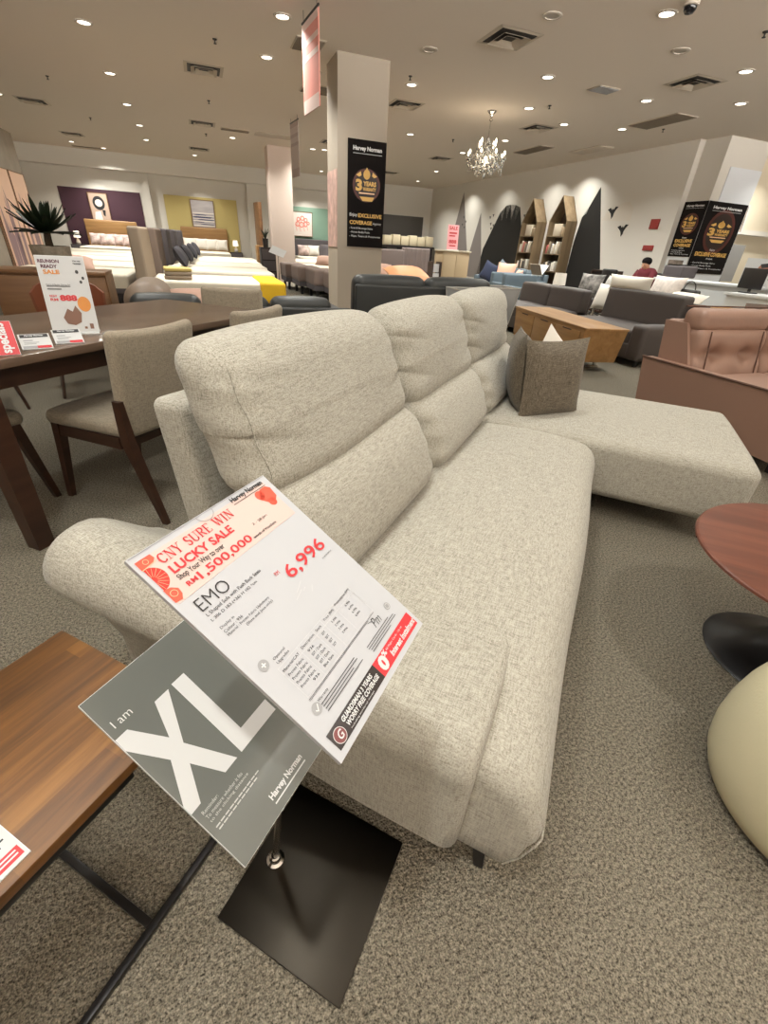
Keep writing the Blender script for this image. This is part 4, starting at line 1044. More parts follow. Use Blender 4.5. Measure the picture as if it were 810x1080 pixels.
MB().soft((0, .64, .52), (1.6, .1, .66), .03, (3, 2, 4), lambda v: (v[0], v[1] + .12 * v[2], v[2])).build('back_panel', M_tan, t)
for sx in (-1, 1):
    for sy in (-1, 1): MB().box(sx * .74 - .03, sx * .74 + .03, sy * .48 - .03, sy * .48 + .03, 0, .15).build('foot', M_black, t)
# ================================================================== WARRANTY BOARDS ON THE COLUMNS
M_bboard = mat('board_black', srgb(20, 16, 15), .8, spec=.15)
def warranty(name, label, O, U, w, h, style='tall', parent_m=M_bboard):
    """O top-left corner in building metres, U direction of reading in building metres; outward normal is U x up"""
    U = Vector((*U, 0)); Nn = U.cross(Vector((0, 0, 1)))
    t = thing(name, label, 'banner', rl(O[0], O[1], O[2]), R45)
    b = MB(); b.prism([(0, 0), (w, 0), (w, h), (0, h)], lambda u, v: U * u + Vector((0, 0, -v)) + Nn * .012, lambda u, v: U * u + Vector((0, 0, -v)))
    b.build('board', parent_m, t, 0)
    f = lambda off: (lambda u, v: tuple(U * (u * w) + Vector((0, 0, -v * h)) + Nn * (.012 + off)))
    asp = w / h
    p = Print(f(.002)); p.txt('Harvey Norman', .13, .055, .88, .105, .045); p.rect(.13, .118, .88, .122); p.build('lettering', M_pw, t, 0)
    p = Print(f(.001)); p.disc(.5, .40, .37, .37 * asp * .95); p.build('glow_print', mat('print_ember', srgb(74, 26, 18), .4), t, 0)
    p = Print(f(.0015)); p.disc(.5, .40, .31, .31 * asp * .95); p.build('disc_print', mat('print_umber', srgb(34, 18, 14), .4), t, 0)
    p = Print(f(.002)); p.disc(.5, .30, .09, .045); p.pol([(.5, .235), (.56, .28), (.5, .35), (.44, .28)]); p.pol([(.22, .31), (.34, .275), (.36, .31), (.30, .325)]); p.pol([(.78, .31), (.66, .275), (.64, .31), (.70, .325)])
    p.txt('3', .21, .345, .38, .455, .05); p.txt('YEARS', .41, .36, .76, .405, .05); p.txt('WARRANTY', .40, .415, .76, .45, .045)
    p.pol([(.32, .505), (.72, .505), (.66, .545), (.40, .545)])
    p.build('emblem', M_gold, t, 0)
    p = Print(f(.0025)); p.rect(.30, .466, .72, .478); p.build('ribbon_print', M_cream, t, 0)
    p = Print(f(.002))
    if style == 'tall': p.txt('EXCLUSIVE', .29, .665, .94, .705, .045); p.txt('COVERAGE', .06, .735, .68, .775, .045)
    if style == 'wide': p.txt('EXCLUSIVE COVERAGE', .08, .685, .92, .745, .045)
    if style == 'side': p.txt('EXCLUSIVE', .12, .675, .88, .735, .045); p.txt('COVERAGE', .12, .755, .88, .815, .045)
    p.build('lettering', M_gold, t, 0)
    p = Print(f(.002))
    if style == 'tall': p.txt('Enjoy', .06, .665, .27, .705, .02); p.txt('Against', .70, .745, .93, .775, .0)
    if style == 'wide': p.txt('Enjoy', .43, .635, .57, .67, .02); p.txt('Against', .41, .765, .59, .795, .02)
    if style == 'side': p.txt('Enjoy', .40, .635, .60, .665, .02); p.txt('Against', .40, .83, .62, .855, .02)
    v0, dv = {'tall': (.80, .04), 'wide': (.83, .042), 'side': (.875, .035)}[style]
    p.txt('- Food & Beverage Stains', .06, v0, .70, v0 + dv * .62, .01); p.txt('- Human Bodily Fluids', .07, v0 + dv, .62, v0 + dv * 1.62, .01); p.txt('- Rips, Tears & Punctures', .06, v0 + 2 * dv, .92, v0 + dv * 2.62, .01)
    p.build('lettering', M_pw, t, 0)
    return t
warranty('warranty_banner', 'black three-year warranty banner on the front of the nearer column', (2.29, 8.3, 2.58), (1, 0), .62, 1.40)
warranty('warranty_banner', 'black warranty banner facing forward on the far square column', (10.37, 8.535, 2.42), (1, 0), 1.19, 1.36, 'wide')
warranty('warranty_banner', 'black warranty banner on the side of the far square column', (10.36, 9.12, 2.42), (0, -1), .58, 1.05, 'side')
t = rthing('column_poster', 'narrow mottled pink poster on the side of the bannered column', 'poster', 2.13, 8.62)
MB().box(-.012, 0, -.3, .3, 1.16, 2.2).build('sheet', mat('poster_mottled', srgb(190, 158, 148), .6, noise=.35, nscale=5), t, 0)
t = rthing('column_poster', 'white poster with grey photograph below the side warranty banner', 'poster', 10.36, 8.84)
MB().box(-.012, 0, -.28, .28, 1.0, 1.36).build('sheet', M_paper, t, 0)
MB().box(-.014, -.012, -.2, .2, 1.08, 1.3).build('photo_print', mat('photo_grey', srgb(120, 108, 98), .5, noise=.5, nscale=9), t, 0)
t = rthing('round_badge', 'small round dark badge stuck low on the white column side', 'sign', 11.45, 8.55)
MB().lathe([(0, 0), (.09, 0), (.09, .008), (0, .008)], 24, Matrix.Translation((0, 0, 1.12)) @ Matrix.Rotation(PI / 2, 4, 'X')).build('disc', mat('badge_plum', srgb(70, 44, 58), .4), t)

# ================================================================== PAINTINGS
def painting(label, x0, x1, z0, z1, y, base, cols, seed, group=None):
    """framed canvas on the wall at y, streaks of thick colour"""
    t = rthing('painting', label, 'painting', (x0 + x1) / 2, y, z0)
    w, h = x1 - x0, z1 - z0
    MB().box(-w/2, w/2, -.04, 0, 0, h, bev=.004).build('canvas', base, t, 0)
    b = MB(); s = .02
    for a in ((-w/2 - s, -w/2, 0, h), (w/2, w/2 + s, 0, h), (-w/2 - s, w/2 + s, h, h + s), (-w/2 - s, w/2 + s, -s, 0)): b.box(a[0], a[1], -.05, 0, a[2], a[3])
    b.build('frame', M_oakd, t, 0)
    return t, (lambda u, v: (-w/2 + u * w, -.042, h - v * h))
t, f = painting('painting of a black ring shape on pale ground over the bed', -3.67, -3.08, 1.44, 2.27, 22.45, mat('canvas_blush', srgb(186, 160, 142), .7), None, 1)
p = Print(f); p.ring(.5, .36, .33, .12, rv=.26); p.pol([(.62, .6), (.8, .62), (.72, .86), (.64, .8)]); p.build('painted_shape', M_ink, t, 0)
p = Print(f); p.disc(.5, .36, .19, .13); p.pol([(.2, .7), (.5, .66), (.55, 1), (.1, 1)]); p.build('painted_patch', M_linen, t, 0)
t, f = painting('seascape painting with dark blue bands over the oak headboard', -.17, .66, 1.44, 2.32, 22.45, mat('canvas_sky', srgb(172, 164, 164), .7, noise=.12, nscale=2, stretch=(1, 1, 6)), None, 2)
p = Print(f)
for v0, v1, u0, u1 in ((.52, .56, .05, .7), (.60, .66, .0, .9), (.70, .74, .2, 1), (.80, .83, 0, .55), (.88, .91, .3, 1)): p.pol([(u0, v0 + .02), (u0 + .2, v0), (u1, v0 + .01), (u1 - .1, v1), (u0 + .1, v1)])
p.build('painted_band', mat('paint_navy', srgb(62, 62, 92), .6), t, 0)
p = Print(f)
for v0, v1 in ((.57, .59), (.67, .69), (.76, .79), (.93, .97), (.46, .49)): p.rect(.02, v0, .98, v1)
p.build('painted_band', M_linen, t, 0)
t, f = painting('white painting of coral pink birds on the sage panel', 3.8, 4.62, 1.36, 2.21, 22.45, mat('canvas_white', srgb(226, 214, 204), .7), None, 3)
p = Print(f)
for u, v, r in ((.3, .3, .1), (.5, .25, .11), (.68, .32, .1), (.25, .5, .12), (.45, .52, .13), (.65, .5, .12), (.8, .45, .08)):
    p.ring(u, v, r, .05, 14); p.line(u - r, v, u - r * .4, v + .3, .025)
p.build('painted_birds', mat('paint_coral', srgb(224, 132, 118), .6), t, 0)
def wallart(label, y0, y1, z0, z1, seed):
    t = thing('canvas_picture', label, 'painting', rl(-3.05, (y0 + y1) / 2, 0), R45)
    h = (y1 - y0) / 2
    MB().box(0.002, .04, -h, h, z0, z1, bev=.004).build('canvas', mat('canvas_peach', srgb(222, 186, 160), .7), t, 0)
    MB().box(0, .045, h - .012, h, z0, z1).box(0, .045, -h, -h + .012, z0, z1).box(0, .045, -h, h, z1 - .012, z1).build('frame', M_oakd, t, 0)
    rnd = random.Random(seed); p = Print(lambda u, v: (.043, -h + u * 2 * h, z1 - v * (z1 - z0)))
    for q in range(9):
        u = rnd.uniform(.12, .8); top = rnd.uniform(.15, .5); w = rnd.uniform(.04, .1)
        p.pol([(u, top), (u + w * .4, top + .1), (u + w, .6), (u + w * .6, .95), (u - w * .3, .95), (u - w * .5, .6)])
    p.build('painted_trees', mat('paint_mauve', srgb(150, 124, 126), .7), t, 0)
wallart('tall peach canvas with mauve trees, hung nearer the partition end', 11.35, 12.2, .35, 2.0, 4)
wallart('tall peach canvas with mauve trees, hung further from the partition end', 10.2, 11.3, .35, 2.0, 5)

# ================================================================== BEDS
M_mattress = mat('mattress_white', srgb(222, 212, 194), .85)
M_side = mat('mattress_side', srgb(170, 156, 142), .85)
M_bdark = mat('bed_dark', srgb(40, 34, 34), .8)
M_slab1 = mat('headboard_taupe', srgb(126, 110, 100), .85); M_slab2 = mat('headboard_slate', srgb(84, 78, 80), .85); M_slab3 = mat('headboard_beige', srgb(160, 144, 126), .85)
M_pdark = mat('pillow_slate', srgb(62, 60, 66), .9); M_throw = mat('throw_taupe', srgb(120, 104, 96), .9); M_yel = mat('yellow_cloth', srgb(222, 178, 40), .85)
def bed(label, x, y, rz, L, W, top, head=None, hh=1.2, ht=.12, throw=None, side=M_side, base=M_bdark, group='display beds', legs=True, piece=True, tq=.35):
    """head end at -X, foot towards +X (local), x,y = centre"""
    t = rthing('bed', label, 'bed', x, y, 0, rz, group)
    MB().soft((0, 0, top - .12), (L, W, .24), .05, (4, 4, 2)).build('mattress', M_mattress, t)
    MB().soft((0, 0, top - .33), (L - .01, W - .01, .2), .02, (3, 3, 2)).build('bed_base', base, t)
    MB().soft((0, 0, top - .24), (L + .012, W + .012, .09), .03, (3, 3, 1)).build('mattress_border', side, t)
    for sx in (-1, 1):
        for sy in (-1, 1): MB().box(sx * (L/2 - .1) - .03, sx * (L/2 - .1) + .03, sy * (W/2 - .1) - .03, sy * (W/2 - .1) + .03, 0, top - .42).build('leg', M_black, t)
    if head: MB().soft((-L/2 - ht/2 - .01, 0, hh/2 + .05), (ht, W + .06, hh - .1), .04, (2, 5, 5)).build('headboard', head, t)
    if throw: MB().soft((L/2 - L * tq / 2 + .01, 0, top - .15), (L * tq, W + .04, .34), .05, (4, 5, 3)).build('bed_throw', throw, t)
    return t
# beds whose upholstered headboards stand in a row, feet to the aisle
hm = (M_slab3, M_slab1, M_slab2, M_slab2, M_slab2)
for k in range(5):
    wrd = ('nearest, yellow blanket over its foot end', 'second in the headboard row', 'third in the headboard row', 'fourth in the headboard row', 'furthest in the headboard row')[k]
    y = 9.5 + 1.95 * k
    xo = .085 * k
    bed('white display bed with upholstered headboard, ' + wrd, .23 + xo, y, 0, 2.15, 1.5, .55 + .04 * (k > 0), hm[k], 1.27, .17, M_yel if k == 0 else None, group='beds with headboards in a row', tq=.21)
    if k:
        for q in (-.38, .38): rcushion('slate grey pillow, ' + ('near' if q < 0 else 'far') + ' one of the pair on the ' + ('second', 'third', 'fourth', 'fifth')[k - 1] + ' bed of the headboard row', -.5 + xo, y + q, .80, .68, .40, .17, PI / 2, -.55, M_pdark, 0, 'slate pillows along the headboards')
    else:
        for q in range(3): 
            o = MB().soft((0, 0, .03), (.42, .34, .055), .02, (3, 3, 1)).build('folded_blanket', mat('fold_yellow', srgb(214, 190, 120), .9) if q == 2 else M_slab3)
            o.location = rl(-.42, 9.05, .555 + .058 * q); o.rotation_euler = (0, 0, R45 + .06 * q); tag(o, ('taupe folded blanket at the bottom of the stack', 'taupe folded blanket in the middle of the stack', 'pale yellow folded blanket on top of the stack')[q] + ' on the nearest bed', 'blanket', 'folded blankets')
# mattresses standing before the aubergine wall
for k in range(5):
    bed('bare white mattress bed before the aubergine wall, ' + ('nearest row', 'second row', 'third row', 'fourth row', 'fifth row')[k] + ' from the front', (-2.05, -2.08, -2.5, -2.75, -3.0)[k], 9.7 + 2.1 * k, PI, 1.75 if k < 2 else 1.95, 1.5, .60, None, side=M_slab2, group='bare mattress beds')
rcushion('pinkish cushion with dark underside on the nearest bare mattress', -1.95, 9.2, .70, .6, .55, .22, .2, -1.3, M_pinkp)
bed('bed with wooden headboard under the black ring painting', -3.1, 21.2, -PI / 2, 2.0, 1.7, .62, M_oak, 1.45, .08)
for k, x in enumerate((-3.6, -3.25, -2.85, -2.5)): rcushion('patterned white pillow on the bed under the ring painting, ' + ('first', 'second', 'third', 'fourth')[k] + ' from the lamp', x, 21.85 - .2 * (k % 2), .83, .5, .4, .16, 0, -.35, mat('pillow_pattern', srgb(196, 172, 164), .9, noise=.5, nscale=7), 0, 'pillows under the ring painting')
bed('bed with oak headboard under the seascape painting', .2, 21.3, -PI / 2, 2.0, 1.7, .62, M_oak, 1.42, .08)
for k, x in enumerate((-.4, 0.02, .4, .8)): rcushion('cream pillow on the bed under the seascape, ' + ('first', 'second', 'third', 'fourth')[k] + ' from the headboard row', x, 21.95, .85, .46, .4, .16, 0, -.3, M_linen, 0, 'cream pillows under the seascape')
def nightlamp(label, x, y, z):
    t = rthing('table_lamp', label, 'lamp', x, y, z)
    MB().lathe([(0, 0), (.06, 0), (.08, .06), (.05, .14), (.02, .18), (.015, .24), (0, .24)], 20).build('base', M_ring, t)
    MB().lathe([(.11, .22), (.085, .42), (.08, .42), (.105, .22)], 24).build('lamp_shade', mat('shade_lit', (1.0, .9, .74), .7, emit=2.2), t)
def nightstand(label, x, y):
    t = rthing('nightstand', label, 'cabinet', x, y)
    MB().box(-.24, .24, -.2, .2, .12, .62, bev=.005).build('body', M_bdark, t)
    for z in (.16, .40): MB().box(-.21, .21, -.215, -.2, z, z + .2, bev=.003).build('drawer', M_slab2, t)
    for sx in (-1, 1):
        for sy in (-1, 1): MB().box(sx * .2 - .015, sx * .2 + .015, sy * .16 - .015, sy * .16 + .015, 0, .12).build('leg', M_black, t)
nightstand('dark nightstand beside the bed under the ring painting', -4.3, 22.1); nightlamp('lit table lamp beside the bed under the ring painting', -4.3, 22.1, .62)
nightstand('dark nightstand beside the oak headboard bed', 1.35, 22.1); nightlamp('lit table lamp beside the oak headboard bed', 1.35, 22.1, .62)
# beds beside the second column, feet to the aisle
for k, (y, xf_) in enumerate(((11.0, 2.62), (12.15, 2.42), (13.3, 2.25), (14.5, 2.12))):
    bed('single bed with taupe throw over its foot, ' + ('nearest the bannered column', 'second from the bannered column', 'third from the bannered column', 'furthest of four beside the pinkish column')[k], xf_ + 1.0, y, PI, 2.0, 1.02, .62, None, 1.1, .1, M_throw, base=M_slab2, group='single beds with taupe throws', tq=.3)
    rcushion('blush pillow lying on a single bed beyond the column, ' + ('first', 'second', 'third', 'fourth')[k] + ' bed', xf_ + 1.2, y, .72, .5, .4, .2, -.5, -.9, M_pinkp, 0, 'blush pillows on the single beds')
bed('bed under the coral birds painting with grey headboard', 4.6, 21.2, -PI / 2, 2.0, 1.7, .62, M_slab2, 1.25, .12)
for k, x in enumerate((4.1, 4.55, 5.0)): rcushion('pillow on the bed under the coral birds, ' + ('patterned first', 'white middle', 'grey last')[k], x, 21.8, .84, .48, .4, .16, 0, -.3, (mat('pillow_pattern', (0, 0, 0)), M_linen, M_slab2)[k])
rcushion('grey square cushion upright behind the single beds', 4.3, 18.0, .86, .62, .55, .2, 0, -.2, M_slab2)
bed('white bed standing before the coral birds bed', 3.5, 18.0, -PI / 2, 2.0, 1.6, .62, None)

# bits between the pier and the second column
t = rthing('standing_mirror', 'tall narrow brown-framed mirror leaning at the white pier', 'mirror', 1.84, 17.3, 0, .15)
MB().box(-.05, .05, -.3, .3, .3, 2.15, bev=.01).build('frame', M_oakd, t); MB().box(.05, .055, -.25, .25, .36, 2.1).build('glass', mat('mirror_glass', (.7, .7, .7), .05, 1.0), t); MB().box(-.12, .12, -.28, -.24, 0, .32).box(-.12, .12, .24, .28, 0, .32).build('foot', M_oakd, t)
t = rthing('low_cabinet', 'light wooden cabinet beside the standing mirror', 'cabinet', 1.74, 16.28)
MB().box(-.14, .14, -.25, .25, .06, 1.0, bev=.005).build('body', M_oak, t); MB().box(-.12, .12, -.22, .22, 0, .06).build('plinth', M_bdark, t); MB().box(-.12, .12, -.262, -.25, .1, .95).build('door', M_oak, t)
t = rthing('dark_cabinet', 'dark cabinet carrying a black potted plant beside the pinkish column', 'cabinet', 1.80, 15.2)
MB().box(-.2, .2, -.25, .25, .06, .98, bev=.005).build('body', M_bdark, t); MB().box(-.17, .17, -.22, .22, 0, .06).build('plinth', M_black, t)
for k in range(3): MB().box(-.18, .18, -.262, -.25, .1 + .29 * k, .36 + .29 * k).build('drawer', M_slab2, t)
t = rthing('potted_plant', 'small spiky plant in a black pot on the dark cabinet', 'plant', 1.76, 15.15, .98)
MB().lathe([(0, 0), (.07, 0), (.085, .22), (.075, .22), (.07, .19), (0, .19)], 20).build('pot', M_black, t)
for k in range(9):
    a = 2 * PI * k / 9; b = MB(); c, s_ = math.cos(a), math.sin(a)
    b.tube([(0, 0, .19), (c * .05, s_ * .05, .32), (c * .13, s_ * .13, .42 + .03 * (k % 3))], [.012, .016, .001], 5); b.build('leaf', M_agave, t)
t = rthing('fire_extinguisher', 'red fire extinguisher fixed to the pinkish column', 'fire extinguisher', 2.04, 16.7, .25)
MB().lathe([(0, 0), (.085, 0), (.09, .02), (.09, .40), (.06, .47), (.03, .49), (0, .49)], 24).build('cylinder', M_red, t); MB().lathe([(.03, .48), (.03, .54), (0, .56)], 12).build('valve', M_black, t); MB().tube([(0, 0, .55), (.09, 0, .5), (.105, 0, .2)], .012, 8).build('hose', M_black, t); MB().box(.07, .11, -.04, .04, .2, .3).build('bracket', M_black, t)
t = rthing('tent_sign', 'tilted white info board on a stand before the pinkish column', 'sign', 1.92, 13.9)
MB().box(-.2, .2, -.004, .004, -.14, .14, M=Matrix.Translation((0, 0, .92)) @ Matrix.Rotation(-.9, 4, 'X') @ Matrix.Rotation(.5, 4, 'Y')).build('board', M_paper, t); MB().tube([(0, 0, .01), (0, 0, .92)], .012, 8).build('pole', M_steel, t); MB().box(-.15, .15, -.15, .15, .0005, .012).build('base', M_steel, t)

# ================================================================== REAR CENTRE
t = rthing('console', 'dark console under the charcoal panel with a row of white boxes', 'console', 8.75, 21.5)
MB().box(-1.2, 1.2, -.28, .28, 1.16, 1.24, bev=.006).build('top', M_bdark, t)
for x in (-1.1, -.37, .37, 1.1): MB().box(x - .03, x + .03, -.25, .25, 0, 1.16).build('leg', M_bdark, t)
MB().box(-1.1, 1.1, -.25, .25, .5, .55).build('shelf', M_bdark, t)
for k in range(6):
    o = MB().box(-.18, .18, -.16, .16, 0, .36 + .04 * (k % 2), bev=.02).build('storage_box', mat('box_cream', srgb(224, 210, 178), .7)); o.location = rl(7.75 + .4 * k, 21.5, 1.24); o.rotation_euler = (0, 0, R45)
    tag(o, 'cream storage box on the console under the charcoal panel, ' + ('first', 'second', 'third', 'fourth', 'fifth', 'last')[k] + ' from the column', 'box', 'cream boxes on the console')
M_hbg = mat('headboard_grey', srgb(118, 106, 102), .85); M_org = mat('apricot_leather', srgb(196, 138, 98), .5)
def wing_chair(label, x, y, m, h=1.18, ch=False):
    t = rthing('armchair', label, 'armchair', x, y)
    MB().soft((0, 0, .36), (.8, .75, .2), .06, (4, 4, 2)).build('seat', m, t)
    bk = MB().soft((0, .40, (h + .2) / 2), (.86, .13, h - .2), .04, (16, 2, 6), (lambda v: (v[0], v[1] - (.012 * math.cos(v[0] * 44) if v[1] < 0 else 0), v[2])) if ch else None).build('backrest', m, t)
    for sx in (-1, 1):
        MB().soft((sx * .40, .02, .46), (.1, .72, .32), .04, (2, 4, 3)).build('armrest', m, t)
        for sy in (-1, 1): MB().tube([(sx * .34, sy * .3, 0), (sx * .32, sy * .28, .27)], [.014, .02], 8).build('leg', M_black, t)
wing_chair('plain grey high-backed armchair close to the bannered column', 4.93, 13.0, M_hbg, 1.14)
wing_chair('grey channel-backed armchair with apricot cushion before it', 5.83, 13.25, M_hbg, 1.20, True)
rcushion('apricot leather cushion lying before the grey high-backed armchairs', 4.10, 9.9, .70, .95, .7, .3, .1, -1.25, M_org)
t = rthing('stool', 'low cream bench carrying the apricot leather cushion', 'bench', 4.10, 9.9)
MB().soft((0, 0, .46), (.9, .6, .14), .04, (3, 3, 2)).build('seat', M_slab3, t)
for sx in (-1, 1):
    for sy in (-1, 1): MB().box(sx * .38 - .02, sx * .38 + .02, sy * .22 - .02, sy * .22 + .02, 0, .40).build('leg', M_dwood, t)
t = rthing('tall_cabinet', 'beige tall cabinet with a pink sale sign on top', 'cabinet', 6.42, 12.5)
MB().box(-.40, .40, -.25, .25, .05, 1.17, bev=.006).build('body', mat('cabinet_beige', srgb(168, 148, 118), .6), t); MB().box(-.36, .36, -.2, .2, 0, .05).build('plinth', M_bdark, t)
MB().box(-.43, .43, -.28, .28, 1.17, 1.2, bev=.004).build('top', mat('cabinet_top', srgb(196, 184, 160), .6), t)
for k in (0, 1): MB().box(-.38 + .38 * k + .005, .38 * k - .005, -.265, -.25, .1, 1.12, bev=.003).build('door', mat('cabinet_beige', (0, 0, 0)), t)
t = rthing('sale_sign', 'tall narrow pink sale sign standing on the beige cabinet', 'sign', 6.34, 12.4, 1.2)
MB().box(-.16, .16, -.006, .006, .02, .58, M=Matrix.Rotation(-.08, 4, 'X')).build('board', mat('sign_pink', srgb(236, 170, 172), .5), t); MB().box(-.17, .17, -.06, .06, 0, .02).build('foot', M_acr, t)
fq = lambda u, v: tuple(Matrix.Rotation(-.08, 4, 'X') @ Vector((-.16 + .32 * u, -.009, .58 - .56 * v)))
p = Print(fq); p.txt('SALE', .12, .06, .88, .2, .03); p.rect(.15, .3, .85, .36); p.rect(.15, .42, .7, .47); p.txt('888', .15, .6, .85, .75, .03); p.rect(.2, .82, .8, .87); p.build('lettering', M_red, t, 0)
t = rthing('book_rack', 'small dark rack of white leaflets beside the channel-backed armchair', 'rack', 5.36, 11.3)
MB().box(-.12, .12, -.15, .15, 0, .06).box(-.12, -.10, -.15, .15, .06, .95).box(.10, .12, -.15, .15, .06, .95).build('frame', M_dwood, t)
for k in range(4): MB().box(-.09, .09, -.16 + .03 * k, -.13 + .03 * k, .12 + .2 * k, .30 + .2 * k).build('leaflet_pile', M_paper, t)

M_blue = mat('blue_grey_cloth', srgb(92, 104, 112), .9); M_navy = mat('navy_cloth', srgb(38, 44, 66), .9); M_pink2 = mat('blush_cloth', srgb(214, 164, 142), .85)
sofa_gen('blue_sofa', 'blue-grey sofa with scatter cushions under the black mountain', 'sofa', 8.4, 12.6, -PI / 2, 2.4, .95, 3, .43, .84, .6, .14, M_blue, (1, 1), .18)
rcushion('navy blue cushion on the blue-grey sofa', 8.1, 13.2, .70, .62, .5, .2, -PI / 2 + .3, -.3, M_navy, .3)
rcushion('mid blue cushion behind the navy one', 8.35, 13.0, .78, .52, .5, .18, -PI / 2 - .2, -.3, M_blue, .25)
rcushion('blush pink cushion standing on the blue-grey sofa', 8.0, 12.2, .72, .62, .55, .2, -PI / 2 + .4, -.25, M_pink2)
rcushion('small blush cushion at the end of the blue-grey sofa', 8.1, 11.7, .68, .42, .36, .16, -PI / 2 - .3, -.3, M_pink2)
wing_chair('blue-grey low armchair in front of the bookcases', 6.95, 10.1, M_blue, .82)
wing_chair('blue-grey low armchair beside the white tent card', 6.65, 9.12, M_blue, .84)
t = rthing('tent_card', 'white folded tent card angled on the blue-grey armchair', 'sign', 6.70, 9.0, .86, .3)
MB().box(-.004, .004, -.13, .13, -.02, .26, M=Matrix.Rotation(.75, 4, 'Y')).build('panel', M_paper, t); MB().box(-.004, .004, -.13, .13, -.02, .24, M=Matrix.Rotation(-.6, 4, 'Y')).build('panel', mat('card_back', srgb(150, 136, 118), .7), t)

# bookcases
M_bk = wood('bookcase_wood', (srgb(104, 86, 62), srgb(128, 108, 82), srgb(146, 126, 98)), 2, 0, .55, 5); M_bki = mat('bookcase_inside', srgb(74, 58, 44), .7)
def bookcase(label, y):
    t = rthing('bookcase', label, 'bookcase', 10.19, y)
    W, S, A, D, T = .40, 2.09, 2.70, .36, .03
    out = [(-W, 0), (W, 0), (W, S), (0, A), (-W, S)]; 
    def strip(p0, p1, q0, q1): 
        b = MB(); b.prism([p0, p1, q1, q0], lambda yy, z: (-D, yy, z), lambda yy, z: (0, yy, z)); return b
    strip((-W, 0), (-W, S), (-W + T, T), (-W + T, S - .015)).build('side_panel', M_bk, t, 0)
    strip((W, 0), (W, S), (W - T, T), (W - T, S - .015)).build('side_panel', M_bk, t, 0)
    strip((-W, S), (0, A), (-W + T, S - .015), (0, A - T * 1.4)).build('roof_panel', M_bk, t, 0)
    strip((W, S), (0, A), (W - T, S - .015), (0, A - T * 1.4)).build('roof_panel', M_bk, t, 0)
    b = MB(); b.prism(out, lambda yy, z: (-.015, yy, z), lambda yy, z: (0, yy, z)); b.build('back_panel', M_bki, t, 0)
    for z in (.03, .42, .80, 1.25, 1.70): MB().box(-D, -.015, -W + T, W - T, z, z + .025).build('shelf', M_bk, t, 0)
    return t
bookcase('house-shaped wooden bookcase nearer the chandelier', 14.13); bookcase('house-shaped wooden bookcase beside the tall black mountain', 12.74)
BC = [srgb(206, 192, 170), srgb(190, 100, 96), srgb(120, 110, 100), srgb(226, 220, 208), srgb(158, 138, 112), srgb(70, 66, 64)]
def shelf_item(kind, label, y, z, w, h, d, ci, group, lean=0):
    o = MB().box(-d, 0, -w/2, w/2, 0, h, bev=.004).build(kind, mat('item_%d' % ci, BC[ci], .7)); o.location = rl(9.98, y, z); o.rotation_euler = Euler((lean, 0, R45)); tag(o, label, 'book' if kind == 'book' else 'box', group)
for bi, (yc, nm) in enumerate(((14.13, 'bookcase nearer the chandelier'), (12.74, 'bookcase beside the black mountain'))):
    shelf_item('keepsake_box', 'pale square box on the top shelf of the ' + nm, yc - .02, 1.726, .3, .3, .14, 0, None)
    shelf_item('keepsake_box', 'small beige box beside the pale one, top shelf of the ' + nm, yc - .24, 1.726, .12, .22, .12, 4, None)
    for k in range(7):
        shelf_item('book', 'book on the middle shelf of the ' + nm + (', red or pale cover' if k < 3 else ', leaning with others'), yc + .26 - .08 * k, 1.276, .05, .22 + .03 * ((k * 3) % 4), .16, (3, 0, 1, 4, 2, 3, 0)[(k + bi * 2) % 7], 'books on the middle shelf, ' + ('first' if not bi else 'second') + ' bookcase, ' + ('one end' if k < 3 else 'other end'), .12)
    for k in range(6):
        shelf_item('book', 'book on the low shelf of the ' + nm, yc + .22 - .09 * k, .826, .06, .2 + .03 * (k % 3), .16, (3, 5, 0, 5, 2, 3)[(k + bi) % 6], 'books on the low shelf, ' + ('first' if not bi else 'second') + ' bookcase')

# ================================================================== FAR RIGHT: HOME-OFFICE AND BEDDING CORNER
t = rthing('table_lamp', 'small lamp with white drum shade beyond the grey sofa', 'lamp', 7.0, 8.6, .45)
MB().lathe([(0, 0), (.07, 0), (.075, .02), (.02, .04), (.018, .27), (0, .27)], 16).build('base', M_ring, t); MB().lathe([(.13, .26), (.115, .48), (.11, .48), (.125, .26)], 24).build('lamp_shade', M_linen, t)
def side_tbl(label, x, y, h, s):
    t = rthing('low_table', label, 'table', x, y); MB().box(-s, s, -s, s, h - .03, h, bev=.004).build('top', M_oakd, t)
    for sx in (-1, 1):
        for sy in (-1, 1): MB().box(sx * (s - .04) - .015, sx * (s - .04) + .015, sy * (s - .04) - .015, sy * (s - .04) + .015, 0, h - .03).build('leg', M_dwood, t)
side_tbl('small table under the white drum lamp', 7.0, 8.6, .45, .25)
t = rthing('bench', 'dark low bench with patterned cushions beyond the grey sofa', 'bench', 7.2, 7.5)
MB().soft((0, 0, .5), (.6, 1.5, .14), .04, (2, 4, 2)).build('seat', M_bdark, t)
for sx in (-1, 1):
    for sy in (-1, 1): MB().box(sx * .25 - .02, sx * .25 + .02, sy * .65 - .02, sy * .65 + .02, 0, .44).build('leg', M_black, t)
rcushion('black and white patterned cushion near the drum lamp', 7.15, 7.85, .77, .5, .42, .16, -PI / 2 + .3, -.25, mat('cloth_mono', srgb(120, 116, 112), .9, noise=.8, nscale=9))
rcushion('pale patterned cushion beside the black and white one', 7.2, 7.35, .77, .46, .42, .16, -PI / 2 - .2, -.25, mat('cloth_pale', srgb(176, 172, 166), .9, noise=.25, nscale=9))
rcushion('white patterned pillow behind the bolster', 7.0, 6.0, .84, .6, .45, .18, -PI / 2, -.3, mat('cloth_dots', srgb(222, 212, 204), .9, noise=.18, nscale=14))
t = rthing('wall_shelf', 'small dark open shelf at the foot of the tall black mountain', 'shelf', 9.9, 10.4)
